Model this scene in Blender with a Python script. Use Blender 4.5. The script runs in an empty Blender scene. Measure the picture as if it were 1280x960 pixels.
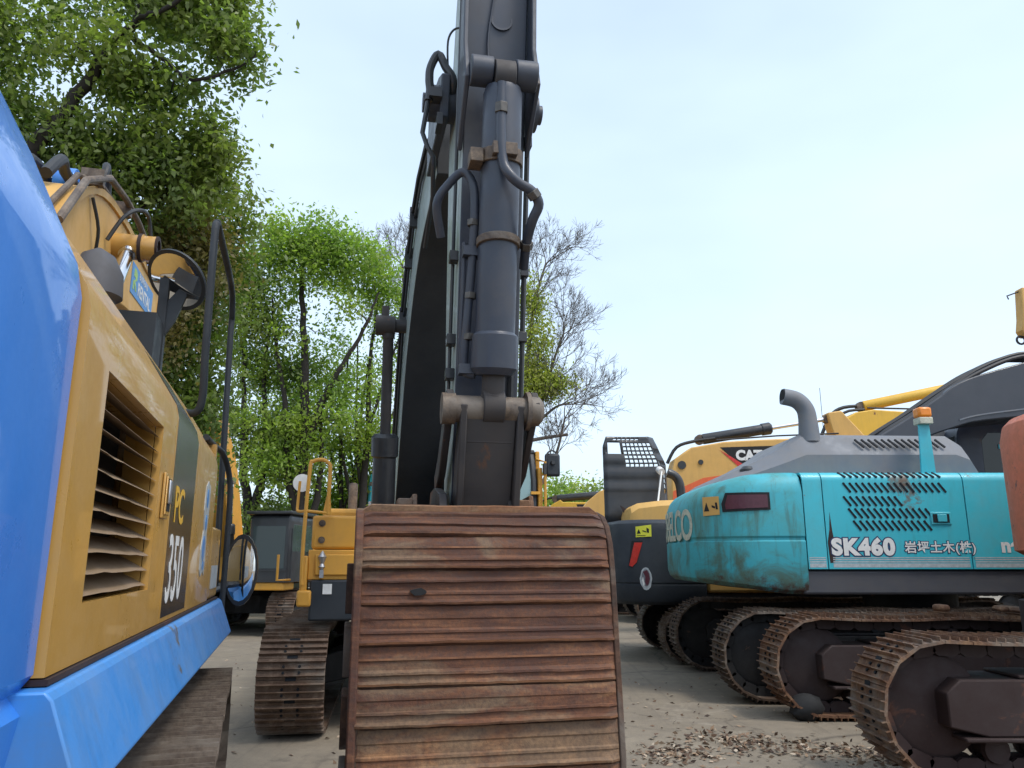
import bpy, bmesh, math, random
import numpy as np
from math import radians, sin, cos, pi, sqrt, atan2
from mathutils import Vector, Matrix
random.seed(7); np.random.seed(7)
S = bpy.context.scene
C = S.collection

# ------------------------------------------------------------------ materials
class NT:
    def __init__(s, name):
        s.m = bpy.data.materials.new(name); s.m.use_nodes = True
        s.t = s.m.node_tree; s.n = s.t.nodes; s.l = s.t.links
        s.b = s.n['Principled BSDF']; s.out = s.n['Material Output']
        s.tc = s.n.new('ShaderNodeTexCoord').outputs['Object']
    def mapping(s, scale):
        mp = s.n.new('ShaderNodeMapping'); mp.inputs['Scale'].default_value = scale
        s.l.new(s.tc, mp.inputs['Vector']); return mp.outputs[0]
    def noise(s, scale=5, detail=6, rough=.55, dist=0, vec=None):
        n = s.n.new('ShaderNodeTexNoise'); n.inputs['Scale'].default_value = scale
        n.inputs['Detail'].default_value = detail; n.inputs['Roughness'].default_value = rough
        n.inputs['Distortion'].default_value = dist
        s.l.new(vec or s.tc, n.inputs['Vector']); return n.outputs[0]
    def ramp(s, src, stops):
        r = s.n.new('ShaderNodeValToRGB'); e = r.color_ramp.elements
        while len(e) < len(stops): e.new(.5)
        for i, (p, c) in enumerate(stops):
            e[i].position = p
            if not isinstance(c, tuple): c = (c, c, c)
            e[i].color = (*c, 1)
        s.l.new(src, r.inputs[0]); return r.outputs[0]
    def mix(s, f, a, b, mode='MIX'):
        m = s.n.new('ShaderNodeMix'); m.data_type = 'RGBA'; m.blend_type = mode
        for i, v in ((0, f), (6, a), (7, b)):
            if isinstance(v, (int, float)): m.inputs[i].default_value = v if i == 0 else (v, v, v, 1)
            elif isinstance(v, tuple): m.inputs[i].default_value = (*v, 1)
            else: s.l.new(v, m.inputs[i])
        return m.outputs[2]
    def math(s, op, a, b=0.5, clamp=False):
        m = s.n.new('ShaderNodeMath'); m.operation = op; m.use_clamp = clamp
        for i, v in ((0, a), (1, b)):
            if isinstance(v, (int, float)): m.inputs[i].default_value = v
            else: s.l.new(v, m.inputs[i])
        return m.outputs[0]
    def bump(s, h, strength=.2, dist=.01):
        b = s.n.new('ShaderNodeBump'); b.inputs['Strength'].default_value = strength
        b.inputs['Distance'].default_value = dist; s.l.new(h, b.inputs['Height'])
        s.l.new(b.outputs[0], s.b.inputs['Normal'])
    def set(s, color=None, rough=None, metal=None, coat=None):
        for k, v in (('Base Color', color), ('Roughness', rough), ('Metallic', metal), ('Coat Weight', coat)):
            if v is None: continue
            if isinstance(v, tuple): s.b.inputs[k].default_value = (*v, 1)
            elif isinstance(v, (int, float)): s.b.inputs[k].default_value = v
            else: s.l.new(v, s.b.inputs[k])
        return s.m

def paint(name, col, rough=.35, dirt=.35, rust=.0, coat=.0, dust=(.22, .18, .13), rustc=(.10, .04, .02), streak=.25, scale=1.0, fade=.15):
    """painted steel: fading, dust, vertical runs, rust patches and fine scratches"""
    s = NT(name)
    big = s.noise(1.3*scale, 5, .6)
    c = s.mix(s.ramp(big, [(.35, 0.), (.7, fade)]), col, tuple(min(1, x*.75+.12) for x in col))
    st = s.noise(1, 7, .65, .3, s.mapping((9*scale, 9*scale, .9*scale)))
    c = s.mix(s.ramp(st, [(.48, 0.), (.75, streak)]), c, tuple(x*.45+d*.3 for x, d in zip(col, dust)))
    d1 = s.noise(4*scale, 10, .7, .2)
    c = s.mix(s.ramp(d1, [(.42, 0.), (.72, dirt)]), c, dust)
    if rust > 0:
        r1 = s.noise(2.6*scale, 12, .68, .4)
        t = .66 - .22*rust
        f = s.ramp(r1, [(t, 0.), (t+.05, 1.)])
        rc = s.mix(s.noise(30*scale, 4), rustc, tuple(min(1, x*2.6) for x in rustc))
        c = s.mix(f, c, rc)
    sc = s.noise(1, 3, .5, 0, s.mapping((3*scale, 3*scale, 60*scale)))
    c = s.mix(s.ramp(sc, [(.70, 0.), (.76, .25*dirt)]), c, dust)
    r = s.ramp(d1, [(.35, rough*.8), (.75, min(1, rough+.35))])
    s.bump(s.noise(3*scale, 3), .12, .01)
    return s.set(c, r, None, coat)

def simple(name, col, rough=.5, metal=0., var=.2, scale=20, bump=.1):
    s = NT(name); n = s.noise(scale, 8, .65)
    c = s.mix(s.ramp(n, [(.3, 0.), (.75, 1.)]), tuple(x*(1-var) for x in col), tuple(min(1, x*(1+var)) for x in col))
    s.bump(n, bump, .004)
    return s.set(c, rough, metal)

def rusty(name, a, b, c3, scale=1., rough=.85, band=(1, 1, 1), bump=.5, hi=None):
    s = NT(name)
    n = s.noise(1, 12, .7, .5, s.mapping(tuple(x*scale*6 for x in band)))
    n2 = s.noise(45*scale, 8, .7)
    c = s.ramp(n, [(.28, a), (.48, b), (.66, c3)])
    c = s.mix(s.ramp(n2, [(.35, .45), (.65, 0.)]), c, tuple(x*.45 for x in a))
    n3 = s.noise(2.2*scale, 6, .6, .6)
    c = s.mix(s.ramp(n3, [(.50, 0.), (.66, .75)]), c, hi or (.20, .17, .14))
    s.bump(s.mix(.5, n, n2), bump, .012)
    return s.set(c, rough, 0.)

M = {}
M['yellow_b'] = paint('ochre_paint', (.54, .30, .065), .28, .22, .0, .35, streak=.18)
M['blue'] = paint('blue_paint', (.03, .20, .66), .28, .10, .0, .5, dust=(.10, .17, .2), streak=.12, fade=.08)
M['blue_dirty'] = paint('blue_skirt_paint', (.045, .25, .66), .4, .30, .12, .1, dust=(.16, .17, .13), streak=.45, rustc=(.06, .05, .03))
M['yellow_a'] = paint('warm_yellow_paint', (.68, .33, .035), .45, .18, .02)
M['yellow_c'] = paint('bright_yellow_paint', (.72, .42, .035), .5, .12, .02)
M['yellow_d'] = paint('pale_yellow_paint', (.66, .38, .10), .55, .15, .0)
M['teal'] = paint('teal_paint', (.04, .46, .56), .42, .20, .10, .1, dust=(.15, .22, .18), rustc=(.09, .035, .015), streak=.2, scale=1.3)
s = NT('worn_teal_paint')
n1 = s.noise(1.6, 10, .7, .6); n2 = s.noise(1, 9, .7, .4, s.mapping((7, 7, 1.0))); n3 = s.noise(9, 10, .75)
c = s.mix(s.ramp(n1, [(.42, 0.), (.62, .75)]), (.045, .39, .47), (.07, .24, .21))
c = s.mix(s.ramp(n2, [(.52, 0.), (.70, .75)]), c, (.06, .10, .06))
sp = s.n.new('ShaderNodeSeparateXYZ'); s.l.new(s.tc, sp.inputs[0])
g = s.math('SUBTRACT', 2.02, sp.outputs[2]); g = s.math('MULTIPLY', g, .62); g = s.math('ADD', g, s.math('MULTIPLY', s.math('SUBTRACT', n1, .5), 2.2))
c = s.mix(s.ramp(g, [(.10, 0.), (.55, .80)]), c, (.075, .10, .065))
g2 = s.math('ADD', s.math('MULTIPLY', s.math('SUBTRACT', 1.52, sp.outputs[2]), 1.6), s.math('MULTIPLY', s.math('SUBTRACT', n3, .5), 1.8))
c = s.mix(s.ramp(g2, [(.10, 0.), (.40, .95)]), c, (.065, .032, .022))
c = s.mix(s.ramp(n3, [(.62, 0.), (.68, .8)]), c, (.08, .045, .03))
s.bump(n1, .12, .01); M['teal_cw'] = s.set(c, .55, 0)
s = NT('stained_teal_paint')
n1 = s.noise(2.2, 8, .65); n2 = s.noise(1, 9, .7, .3, s.mapping((9, 9, 1.1))); n3 = s.noise(7, 10, .75, .5)
c = s.mix(s.ramp(n1, [(.35, 0.), (.75, .35)]), (.04, .46, .56), (.08, .38, .45))
c = s.mix(s.ramp(n2, [(.52, 0.), (.75, .35)]), c, (.07, .20, .18))
ds = s.n.new('ShaderNodeVectorMath'); ds.operation = 'DISTANCE'; mpv = s.n.new('ShaderNodeMapping'); mpv.inputs['Scale'].default_value = (1, 0, .8); s.l.new(s.tc, mpv.inputs[0]); s.l.new(mpv.outputs[0], ds.inputs[0]); ds.inputs[1].default_value = (-.72, 0, 2.20)
f = s.math('ADD', s.math('MULTIPLY', s.math('SUBTRACT', .42, ds.outputs['Value']), 1.1), s.math('MULTIPLY', s.math('SUBTRACT', n3, .5), 2.2))
c = s.mix(s.ramp(f, [(.20, 0.), (.30, .6), (.50, .95)]), c, s.mix(n2, (.20, .15, .10), (.10, .05, .035)))
c = s.mix(s.ramp(n3, [(.68, 0.), (.72, .6)]), c, (.10, .06, .04))
s.bump(n1, .12, .01); M['teal_door'] = s.set(c, s.ramp(n1, [(.3, .32), (.8, .6)]), 0)
M['orange'] = paint('orange_paint', (.60, .14, .055), .5, .35, .30, 0, rustc=(.05, .03, .025), scale=2.2)
M['grey_boom'] = paint('blue_grey_paint', (.027, .036, .058), .45, .55, .22, .1, dust=(.085, .083, .088), rustc=(.035, .024, .018), streak=.55)
M['slate'] = paint('dark_slate_paint', (.012, .018, .026), .55, .12, .0, .0, dust=(.06, .065, .07))
M['side_sheen'] = paint('painted_side_sheen', (.30, .37, .36), .4, .25, .0, .1)  # grazing sky reflection painted as a lighter colour on boom and arm sides
M['hood_grey'] = paint('faded_grey_paint', (.15, .165, .19), .6, .5, .03, dust=(.26, .24, .22), streak=.4)
M['black'] = paint('black_paint', (.012, .014, .018), .4, .35, .0, .2, dust=(.06, .06, .06))
M['black_matte'] = simple('matte_black', (.012, .013, .015), .8)
M['rubber'] = simple('rubber', (.018, .019, .022), .55)
M['frame_dark'] = paint('shade_black_steel', (.006, .006, .007), .8, .3, .1, dust=(.028, .024, .02), rustc=(.06, .03, .02))  # colour kept near black to stand in for shade under the machines
M['frame_rust'] = paint('brown_greasy_steel', (.024, .010, .009), .85, .3, .30, dust=(.040, .022, .018), rustc=(.045, .018, .011))
M['slate_blue'] = paint('blue_slate_paint', (.022, .028, .040), .4, .3, .0, .2, dust=(.07, .08, .095))
M['shoe'] = rusty('worn_track_steel', (.075, .045, .030), (.14, .085, .055), (.24, .165, .115), 1.2, .7)
M['shoe_dark'] = rusty('dark_track_steel', (.07, .05, .04), (.13, .095, .07), (.22, .175, .135), 1.2, .7)
M['shoe_rust'] = rusty('rusty_track_steel', (.07, .028, .014), (.16, .075, .038), (.30, .17, .09), 1.2, .75)
M['shoe_shade'] = rusty('shaded_track_steel', (.040, .024, .018), (.085, .052, .034), (.17, .11, .07), 1.2, .75)  # darker copy of the track steel, with shade put into its colour
M['bucket'] = rusty('rusty_bucket_steel', (.045, .019, .014), (.125, .056, .032), (.25, .125, .070), .8, .75, (1, .30, 1.6), .7, (.23, .185, .145))
def plate_rust(name, edge):
    s = NT(name); oi = s.n.new('ShaderNodeObjectInfo').outputs['Random']
    n = s.noise(1, 12, .72, .5, s.mapping((5, 1.1, 9))); n2 = s.noise(42, 8, .7); n3 = s.noise(1.7, 8, .65, .8, s.mapping((1, .7, 1.8))); n5 = s.noise(1, 8, .7, .3, s.mapping((14, 3.5, 3)))
    base = s.ramp(s.math('ADD', s.math('MULTIPLY', oi, .22), s.math('SUBTRACT', n, .11)), [(.28, (.045, .018, .011)), (.44, (.115, .045, .022)), (.57, (.205, .085, .040)), (.72, (.35, .185, .088))])
    c = s.mix(s.ramp(n5, [(.45, 0.), (.62, .7)]), base, (.075, .030, .022))
    c = s.mix(s.ramp(s.math('ADD', n3, s.math('MULTIPLY', s.math('SUBTRACT', oi, .5), .16)), [(.50, 0.), (.60, .62)]), c, (.22, .155, .095))
    c = s.mix(s.ramp(n2, [(.33, .55), (.6, 0.)]), c, (.028, .013, .010))
    if edge: c = s.mix(s.ramp(n5, [(.42, 0.), (.62, .65)]), c, (.32, .14, .060))
    s.bump(s.mix(.5, n, n2), .7, .012); return s.set(c, s.ramp(n2, [(.3, .6), (.7, .9)]), 0)
M['bucket'] = plate_rust('rusty_bucket_plate', False); M['bucket_edge'] = plate_rust('rust_worn_edge', True)
M['slate_faded'] = paint('faded_slate_paint', (.06, .062, .075), .6, .4, .05, dust=(.12, .11, .10))
M['bucket_side'] = rusty('dark_rusty_steel', (.03, .018, .013), (.07, .035, .022), (.14, .07, .04), 1.0, .85)
M['link'] = paint('scorched_steel', (.026, .023, .025), .6, .45, .28, dust=(.10, .08, .065), rustc=(.06, .028, .015))
M['pin'] = rusty('greasy_brown_steel', (.05, .035, .03), (.12, .085, .06), (.24, .17, .11), 1.5, .6, bump=.25)
M['steel_dark'] = simple('dull_steel_fitting', (.12, .11, .10), .45, .7, .3)
M['chrome'] = simple('chromed_rod', (.75, .76, .78), .15, 1., .05)
M['steel'] = simple('galvanised_steel', (.45, .46, .48), .35, .8, .15)
M['white'] = simple('white_paint', (.75, .75, .73), .5, 0, .12)
M['cream'] = simple('faded_cream_decal', (.50, .52, .42), .6, 0, .3)
M['navy'] = simple('navy_decal', (.02, .03, .10), .5)
M['red'] = simple('red_reflector', (.60, .04, .03), .3)
M['darkred'] = simple('dull_red_reflector', (.09, .02, .035), .3)
M['sticker_yellow'] = simple('yellow_sticker', (.70, .68, .05), .5, 0, .1)
M['amber'] = simple('amber_lens', (.80, .25, .02), .25, 0, .15)
M['stripe'] = simple('dark_brown_stripe', (.035, .028, .024), .22, 0, .2, 4, .02)
M['sticker_blue'] = simple('light_blue_sticker', (.07, .26, .60), .4, 0, .1)
M['lime'] = simple('lime_decal', (.35, .55, .15), .5)
M['stripe_grey'] = simple('pale_stripe_decal', (.42, .46, .48), .5, 0, .25)
M['orange_decal'] = simple('orange_decal', (.72, .13, .04), .5, 0, .1)
M['hole'] = simple('dark_hollow', (.006, .008, .012), .9)
M['louvre'] = paint('dusty_louvre_paint', (.23, .15, .08), .6, .6, .1, dust=(.26, .19, .14))
M['insulation'] = simple('dark_core', (.012, .014, .018), .85)

def glassy(name, tint, rough=.05, trans=.0):
    s = NT(name)
    s.b.inputs['Transmission Weight'].default_value = trans
    s.b.inputs['IOR'].default_value = 1.45
    s.bump(s.noise(2), .05, .01)
    return s.set(tint, rough, 0)
M['glass_dark'] = glassy('dark_cab_glass', (.018, .024, .026), .08)
M['glass_mid'] = glassy('cab_glass', (.045, .062, .065), .05)
M['glass_pale'] = glassy('pale_cab_glass', (.22, .33, .34), .12)
M['mirror'] = simple('mirror_glass', (.8, .8, .8), .03, 1., .02, 3, .01)

def dryleaf():
    s = NT('dry_leaves'); at = s.n.new('ShaderNodeAttribute'); at.attribute_name = 'tone'
    return s.set(s.ramp(at.outputs['Fac'], [(.0, (.035, .022, .016)), (.45, (.13, .075, .045)), (.75, (.28, .19, .12)), (1., (.46, .38, .29))]), .8, 0)
def leafmat(name, a, b, tr=.35):
    s = NT(name)
    at = s.n.new('ShaderNodeAttribute'); at.attribute_name = 'tone'
    n = s.noise(.6, 3)
    c = s.mix(at.outputs['Fac'], a, b)
    c = s.mix(s.ramp(n, [(.4, 0.), (.65, .45)]), c, tuple(x*y for x, y in zip(b, (1.25, 1.05, .7))))
    s.set(c, .45, 0)
    t = s.n.new('ShaderNodeBsdfTranslucent'); s.l.new(s.mix(1., c, (1.5, 1.9, .8), 'MULTIPLY'), t.inputs['Color'])
    mx = s.n.new('ShaderNodeMixShader'); mx.inputs[0].default_value = tr
    s.l.new(s.b.outputs[0], mx.inputs[1]); s.l.new(t.outputs[0], mx.inputs[2])
    s.l.new(mx.outputs[0], s.out.inputs['Surface'])
    return s.m
M['leaf_mid'] = leafmat('green_leaves', (.09, .135, .038), (.21, .26, .085), .45)
M['leaf_fresh'] = leafmat('fresh_leaves', (.13, .20, .042), (.29, .37, .10), .5)
M['leaf_dark'] = leafmat('deep_leaves', (.07, .115, .03), (.17, .22, .06), .4)
M['leaf_yellow'] = leafmat('yellowish_leaves', (.24, .28, .05), (.42, .42, .13), .45)
M['leaf_bronze'] = leafmat('bronze_leaves', (.13, .12, .04), (.22, .18, .07), .3)
M['bark'] = simple('bark', (.032, .026, .022), .9, 0, .45, 12, .6)
M['bark_grey'] = simple('grey_bark', (.13, .11, .095), .9, 0, .35, 12, .5)

# ------------------------------------------------------------------ mesh building
class MB:
    def __init__(s): s.v = []; s.f = []; s.m = []; s.M = Matrix.Identity(4); s.mi = 0
    def add(s, vs, fs):
        o = len(s.v)
        s.v += [tuple(s.M @ Vector(v)) for v in vs]
        s.f += [tuple(i+o for i in f) for f in fs]; s.m += [s.mi]*len(fs); return s
    def box(s, x0, x1, y0, y1, z0, z1):
        return s.add([(x0,y0,z0),(x1,y0,z0),(x1,y1,z0),(x0,y1,z0),(x0,y0,z1),(x1,y0,z1),(x1,y1,z1),(x0,y1,z1)],
                     [(0,3,2,1),(4,5,6,7),(0,1,5,4),(1,2,6,5),(2,3,7,6),(3,0,4,7)])
    def prism(s, poly, a, b, axis='y'):
        """poly in the plane across the axis: 'y' -> (x,z), 'x' -> (y,z), 'z' -> (x,y)"""
        n = len(poly)
        def p(q, t): return (q[0], t, q[1]) if axis == 'y' else (t, q[0], q[1]) if axis == 'x' else (q[0], q[1], t)
        vs = [p(q, a) for q in poly]+[p(q, b) for q in poly]
        fs = [tuple(range(n)), tuple(range(2*n-1, n-1, -1))]+[(i, i+n, (i+1) % n+n, (i+1) % n) for i in range(n)]
        return s.add(vs, fs)
    def loft(s, rings, caps=True, closed=True):
        n = len(rings[0]); vs = [v for r in rings for v in r]; fs = []
        for k in range(len(rings)-1):
            for i in range(n if closed else n-1):
                j = (i+1) % n
                fs.append((k*n+i, k*n+j, (k+1)*n+j, (k+1)*n+i))
        if caps: fs += [tuple(range(n-1, -1, -1)), tuple(range((len(rings)-1)*n, len(rings)*n))]
        return s.add(vs, fs)
    def tube(s, pts, r, n=10, smooth=0):
        pts = [Vector(p) for p in pts]
        if smooth: pts = catmull(pts, smooth)
        rs = r if isinstance(r, (list, tuple)) else None
        up = None; rings = []
        for i, p in enumerate(pts):
            d = (pts[min(i+1, len(pts)-1)]-pts[max(i-1, 0)])
            if d.length < 1e-9: d = Vector((0, 0, 1))
            d.normalize()
            if up is None: up = d.orthogonal().normalized()
            up = (up-d*up.dot(d)); up = up.normalized() if up.length > 1e-6 else d.orthogonal().normalized()
            w = d.cross(up)
            if rs: k = i/(len(pts)-1)*(len(rs)-1); a = int(min(k, len(rs)-2)) if len(rs) > 1 else 0; rr = rs[a]+(rs[a+1]-rs[a])*(k-a)
            else: rr = r
            rings.append([tuple(p+up*cos(2*pi*j/n)*rr+w*sin(2*pi*j/n)*rr) for j in range(n)])
        return s.loft(rings)
    def cyl(s, a, b, r, n=20): return s.tube([a, b], r, n)
    def lathe(s, a, b, prof, n=24):
        """prof: list of (t along a-b in metres, radius)"""
        a = Vector(a); d = (Vector(b)-a).normalized(); u = d.orthogonal().normalized(); w = d.cross(u)
        return s.loft([[tuple(a+d*t+u*cos(2*pi*j/n)*r+w*sin(2*pi*j/n)*r) for j in range(n)] for t, r in prof])

def catmull(p, k):
    out = []
    for i in range(len(p)-1):
        a = p[max(i-1, 0)]; b = p[i]; c = p[i+1]; d = p[min(i+2, len(p)-1)]
        for j in range(k):
            t = j/k
            out.append(.5*((2*b)+(c-a)*t+(2*a-5*b+4*c-d)*t*t+(3*b-a-3*c+d)*t**3))
    out.append(p[-1]); return out

def obj(name, mb, mat, parent=None, bevel=0., smooth=35, kind=None):
    me = bpy.data.meshes.new(name); me.from_pydata(mb.v, [], mb.f); me.validate()
    for m in (mat if isinstance(mat, (list, tuple)) else [mat]): me.materials.append(M[m] if isinstance(m, str) else m)
    if any(mb.m) and len(me.polygons) == len(mb.m): me.polygons.foreach_set('material_index', mb.m)
    bm = bmesh.new(); bm.from_mesh(me); bmesh.ops.recalc_face_normals(bm, faces=bm.faces); bm.to_mesh(me); bm.free()
    if smooth:
        me.polygons.foreach_set('use_smooth', [True]*len(me.polygons)); me.set_sharp_from_angle(angle=radians(smooth))
    o = bpy.data.objects.new(name, me); C.objects.link(o)
    if parent: o.parent = parent
    if bevel:
        b = o.modifiers.new('edge', 'BEVEL'); b.width = bevel; b.segments = 2; b.limit_method = 'ANGLE'; b.angle_limit = radians(40); b.harden_normals = False
    if kind: o['kind'] = kind
    return o

def thing(name, label, cat, loc=(0, 0, 0), rot=0, group=None):
    o = bpy.data.objects.new(name, None); C.objects.link(o); o.location = loc; o.rotation_euler = (0, 0, radians(rot))
    o.empty_display_size = .3
    return tag(o, label, cat, group)
def tag(o, label, cat, group=None):
    o['label'] = label; o['category'] = cat
    if group: o['group'] = group
    return o

def text(s, size, mat, parent, Mx, name='lettering', bold=0., sx=1., extrude=.0006, align='LEFT', label=None, bend=None, shear=0, spacing=1., outline=None):
    cu = bpy.data.curves.new('t', 'FONT'); cu.body = s; cu.size = size; cu.offset = bold; cu.extrude = extrude
    cu.align_x = align; cu.shear = shear; cu.space_character = spacing; cu.resolution_u = 4
    t = bpy.data.objects.new('t', cu); C.objects.link(t)
    dg = bpy.context.evaluated_depsgraph_get()
    me = bpy.data.meshes.new_from_object(t.evaluated_get(dg)); me.name = name
    bpy.data.objects.remove(t)
    if bend:
        bm = bmesh.new(); bm.from_mesh(me)
        xs = [v.co.x for v in bm.verts]
        x = min(xs)
        while x < max(xs):
            bmesh.ops.bisect_plane(bm, geom=bm.verts[:]+bm.edges[:]+bm.faces[:], plane_co=(x, 0, 0), plane_no=(1, 0, 0)); x += .03
        for v in bm.verts: v.co = bend(v.co.x*sx, v.co.y, v.co.z)
        bm.to_mesh(me); bm.free()
    else:
        me.transform(Mx @ Matrix.Diagonal((sx, 1, 1, 1)))
    me.materials.clear(); me.materials.append(M[mat])
    o = bpy.data.objects.new(name, me); C.objects.link(o); o.parent = parent
    if label: o['label'] = label
    return o

def basis(o, ex, ey, ez=None):
    ex = Vector(ex).normalized(); ey = Vector(ey).normalized(); ez = ex.cross(ey)
    m = Matrix((ex, ey, ez)).transposed().to_4x4(); m.translation = Vector(o); return m
def right_side(x, y, z): return basis((x, y, z), (1, 0, 0), (0, 0, 1))   # letters on a machine's right flank (normal -y)

# ------------------------------------------------------------------ excavator parts
def track(root, cy, w, xr, xf, H, mats, swap=False, fw=.30, slope=.06, frame='frame_dark', pitch=.20, holes=True, sag=0.03):
    """one crawler track: belt of triple-grouser shoes round idler and sprocket; xr rear end, xf front end, H height"""
    t = .035; rr = (H-.09)/2; cr = xr+rr+.03; cf = xf-rr-.03; zc = rr+.045
    # closed path of the chain, clockwise seen from -y
    pts = []
    N = 14
    for k in range(N+1):
        a = pi/2-pi*k/N; pts.append((cf+rr*cos(a), zc+rr*sin(a)*1.0))
    for k in range(N+1):
        a = -pi/2-pi*k/N; pts.append((cr+rr*cos(a), zc+rr*sin(a)))
    top = 9
    for k in range(1, top):
        f = k/top; pts.append((cr+(cf-cr)*f, zc+rr-sag*sin(pi*f*3)**2))
    P = [Vector((p[0], 0, p[1])) for p in pts]; P.append(P[0])
    L = [0]
    for a, b in zip(P, P[1:]): L.append(L[-1]+(b-a).length)
    n = int(L[-1]/pitch); st = L[-1]/n
    def at(d):
        d %= L[-1]
        for i in range(len(L)-1):
            if L[i+1] >= d:
                f = (d-L[i])/max(1e-9, L[i+1]-L[i]); return P[i].lerp(P[i+1], f)
    belt = MB(); chains = (MB(), MB())
    prof = [(-.5, -.018), (-.5, .006), (-.36, .008), (-.345, .042), (-.315, .042), (-.30, .008), (-.02, .006), (-.005, .036), (.02, .036), (.035, .006), (.30, .008), (.315, .040), (.345, .040), (.36, .006), (.47, .002), (.47, -.018)]
    for k in range(n):
        d = k*st; a = at(d-st*.45); b = at(d+st*.45); c = (a+b)/2
        u = (b-a).normalized(); nrm = Vector((-u.z, 0, u.x))
        nrm = -nrm if (c-Vector(((cr+cf)/2 if cr < c.x < cf else (cf if c.x >= cf else cr), 0, zc))).dot(nrm) < 0 else nrm
        j = random.uniform(-.003, .003)
        ring = []
        for y in (cy-w/2+j, cy+w/2+j):
            ring.append([(c.x+u.x*q*st+nrm.x*h, y, c.z+u.z*q*st+nrm.z*h) for q, h in prof])
        belt.loft(ring)
        if holes:
            for sy in (-.075, .075):
                o = c+u*(.16*st)+nrm*.010
                for so in (-.11, .17):
                    o = c+u*(so*st)+nrm*.009
                    belt.mi = 1; belt.cyl(tuple(o+Vector((0, cy+sy, 0))), tuple(o+nrm*.014+Vector((0, cy+sy, 0))), .014, 6)
            o = c+u*(.44*st)+nrm*.0085
            belt.add([tuple(o+u*(sx*.020)+Vector((0, cy+sy2, 0))) for sx, sy2 in ((-1, -.05), (1, -.05), (1, .05), (-1, .05))], [(0, 1, 2, 3)])
        belt.mi = 0
        for chain, sy in ((chains[0], -.085), (chains[1], .085)):
            ring = []
            for y in (cy+sy-.02, cy+sy+.02):
                ring.append([(c.x+u.x*q*st+nrm.x*h, y, c.z+u.z*q*st+nrm.z*h) for q, h in ((-.5, -.10), (-.3, -.13), (.3, -.13), (.5, -.10), (.45, -.02), (-.45, -.02))])
            chain.loft(ring)
    tr = obj('crawler_track', belt, [mats, 'hole'], root, smooth=20)
    for chain in chains: obj('track_chain', chain, frame, tr, smooth=0)
    for nm, cx, r in (('idler_wheel', cr if swap else cf, rr-.13), ('drive_sprocket', cf if swap else cr, rr-.13)):
        b = MB(); b.lathe((cx, cy-.09, zc), (cx, cy+.09, zc), [(0, .06), (0, r*.9), (.02, r), (.05, r), (.055, r+.02), (.125, r+.02), (.13, r), (.16, r), (.18, r*.9), (.18, .06)], 28)
        if nm == 'drive_sprocket':
            b.lathe((cx, cy-w*.42, zc), (cx, cy+.2, zc), [(0, .02), (0, r*.45), (.03, r*.55), (.12, r*.58), (.14, r*.72), (.2, r*.72)], 24)
            for k in range(21):
                a = 2*pi*k/21; m = MB()
                b.prism([(cx+(r)*cos(a-.06), zc+r*sin(a-.06)), (cx+(r+.07)*cos(a-.025), zc+(r+.07)*sin(a-.025)), (cx+(r+.07)*cos(a+.025), zc+(r+.07)*sin(a+.025)), (cx+r*cos(a+.06), zc+r*sin(a+.06))], cy-.03, cy+.03)
        obj(nm, b, frame, tr)
    b = MB(); hw = w*fw
    if swap: b.prism([(2*(cr+cf)/2-x, z) for x, z in [(cr+.25, zc-.16), (cf-.30, zc-.20), (cf+.0, zc-.13), (cf+.0, zc+.12), (cf-.12, zc+.22), (cr+.55, zc+.22), (cr+.15, zc+.1)]], cy-hw, cy+hw); b.box(cr+.1, cf-.4, cy-hw-.03, cy+hw+.03, zc-.235, zc-.202)
    else: b.prism([(cr+.25, zc-.16), (cf-.18, zc-.16), (cf+.05, zc-.05), (cf+.05, zc+.06), (cf-.25, zc+.15), (cr+.55, zc+.19), (cr+.15, zc+.1)], cy-hw, cy+hw)
    if not swap: b.box(cr+.4, cf-.4, cy-hw-.02, cy+hw+.02, zc-.20, zc-.163)
    b.box(cr+.6, cf-.5, cy-hw+.03, cy+hw-.03, zc+.222, zc+.25)
    obj('track_frame', b, frame, tr, bevel=.012)
    nr = max(4, int((cf-cr)/.42)); m = None
    for k in range(nr):
        x = cr+.42+(cf-cr-.84)*k/(nr-1); b = MB()
        b.lathe((x, cy-.14, .24), (x, cy+.14, .24), [(0, .03), (0, .10), (.05, .11), (.055, .085), (.225, .085), (.23, .11), (.28, .10), (.28, .03)], 16)
        obj('track_roller', b, frame, tr)
    for x in (cr+(cf-cr)*.33, cr+(cf-cr)*.7):
        b = MB(); b.cyl((x, cy-.12, zc+rr-.20), (x, cy+.12, zc+rr-.20), .075, 14); b.box(x-.05, x+.05, cy-.03, cy+.03, zc+.15, zc+rr-.2)
        obj('carrier_roller', b, frame, tr)
    return tr

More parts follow.
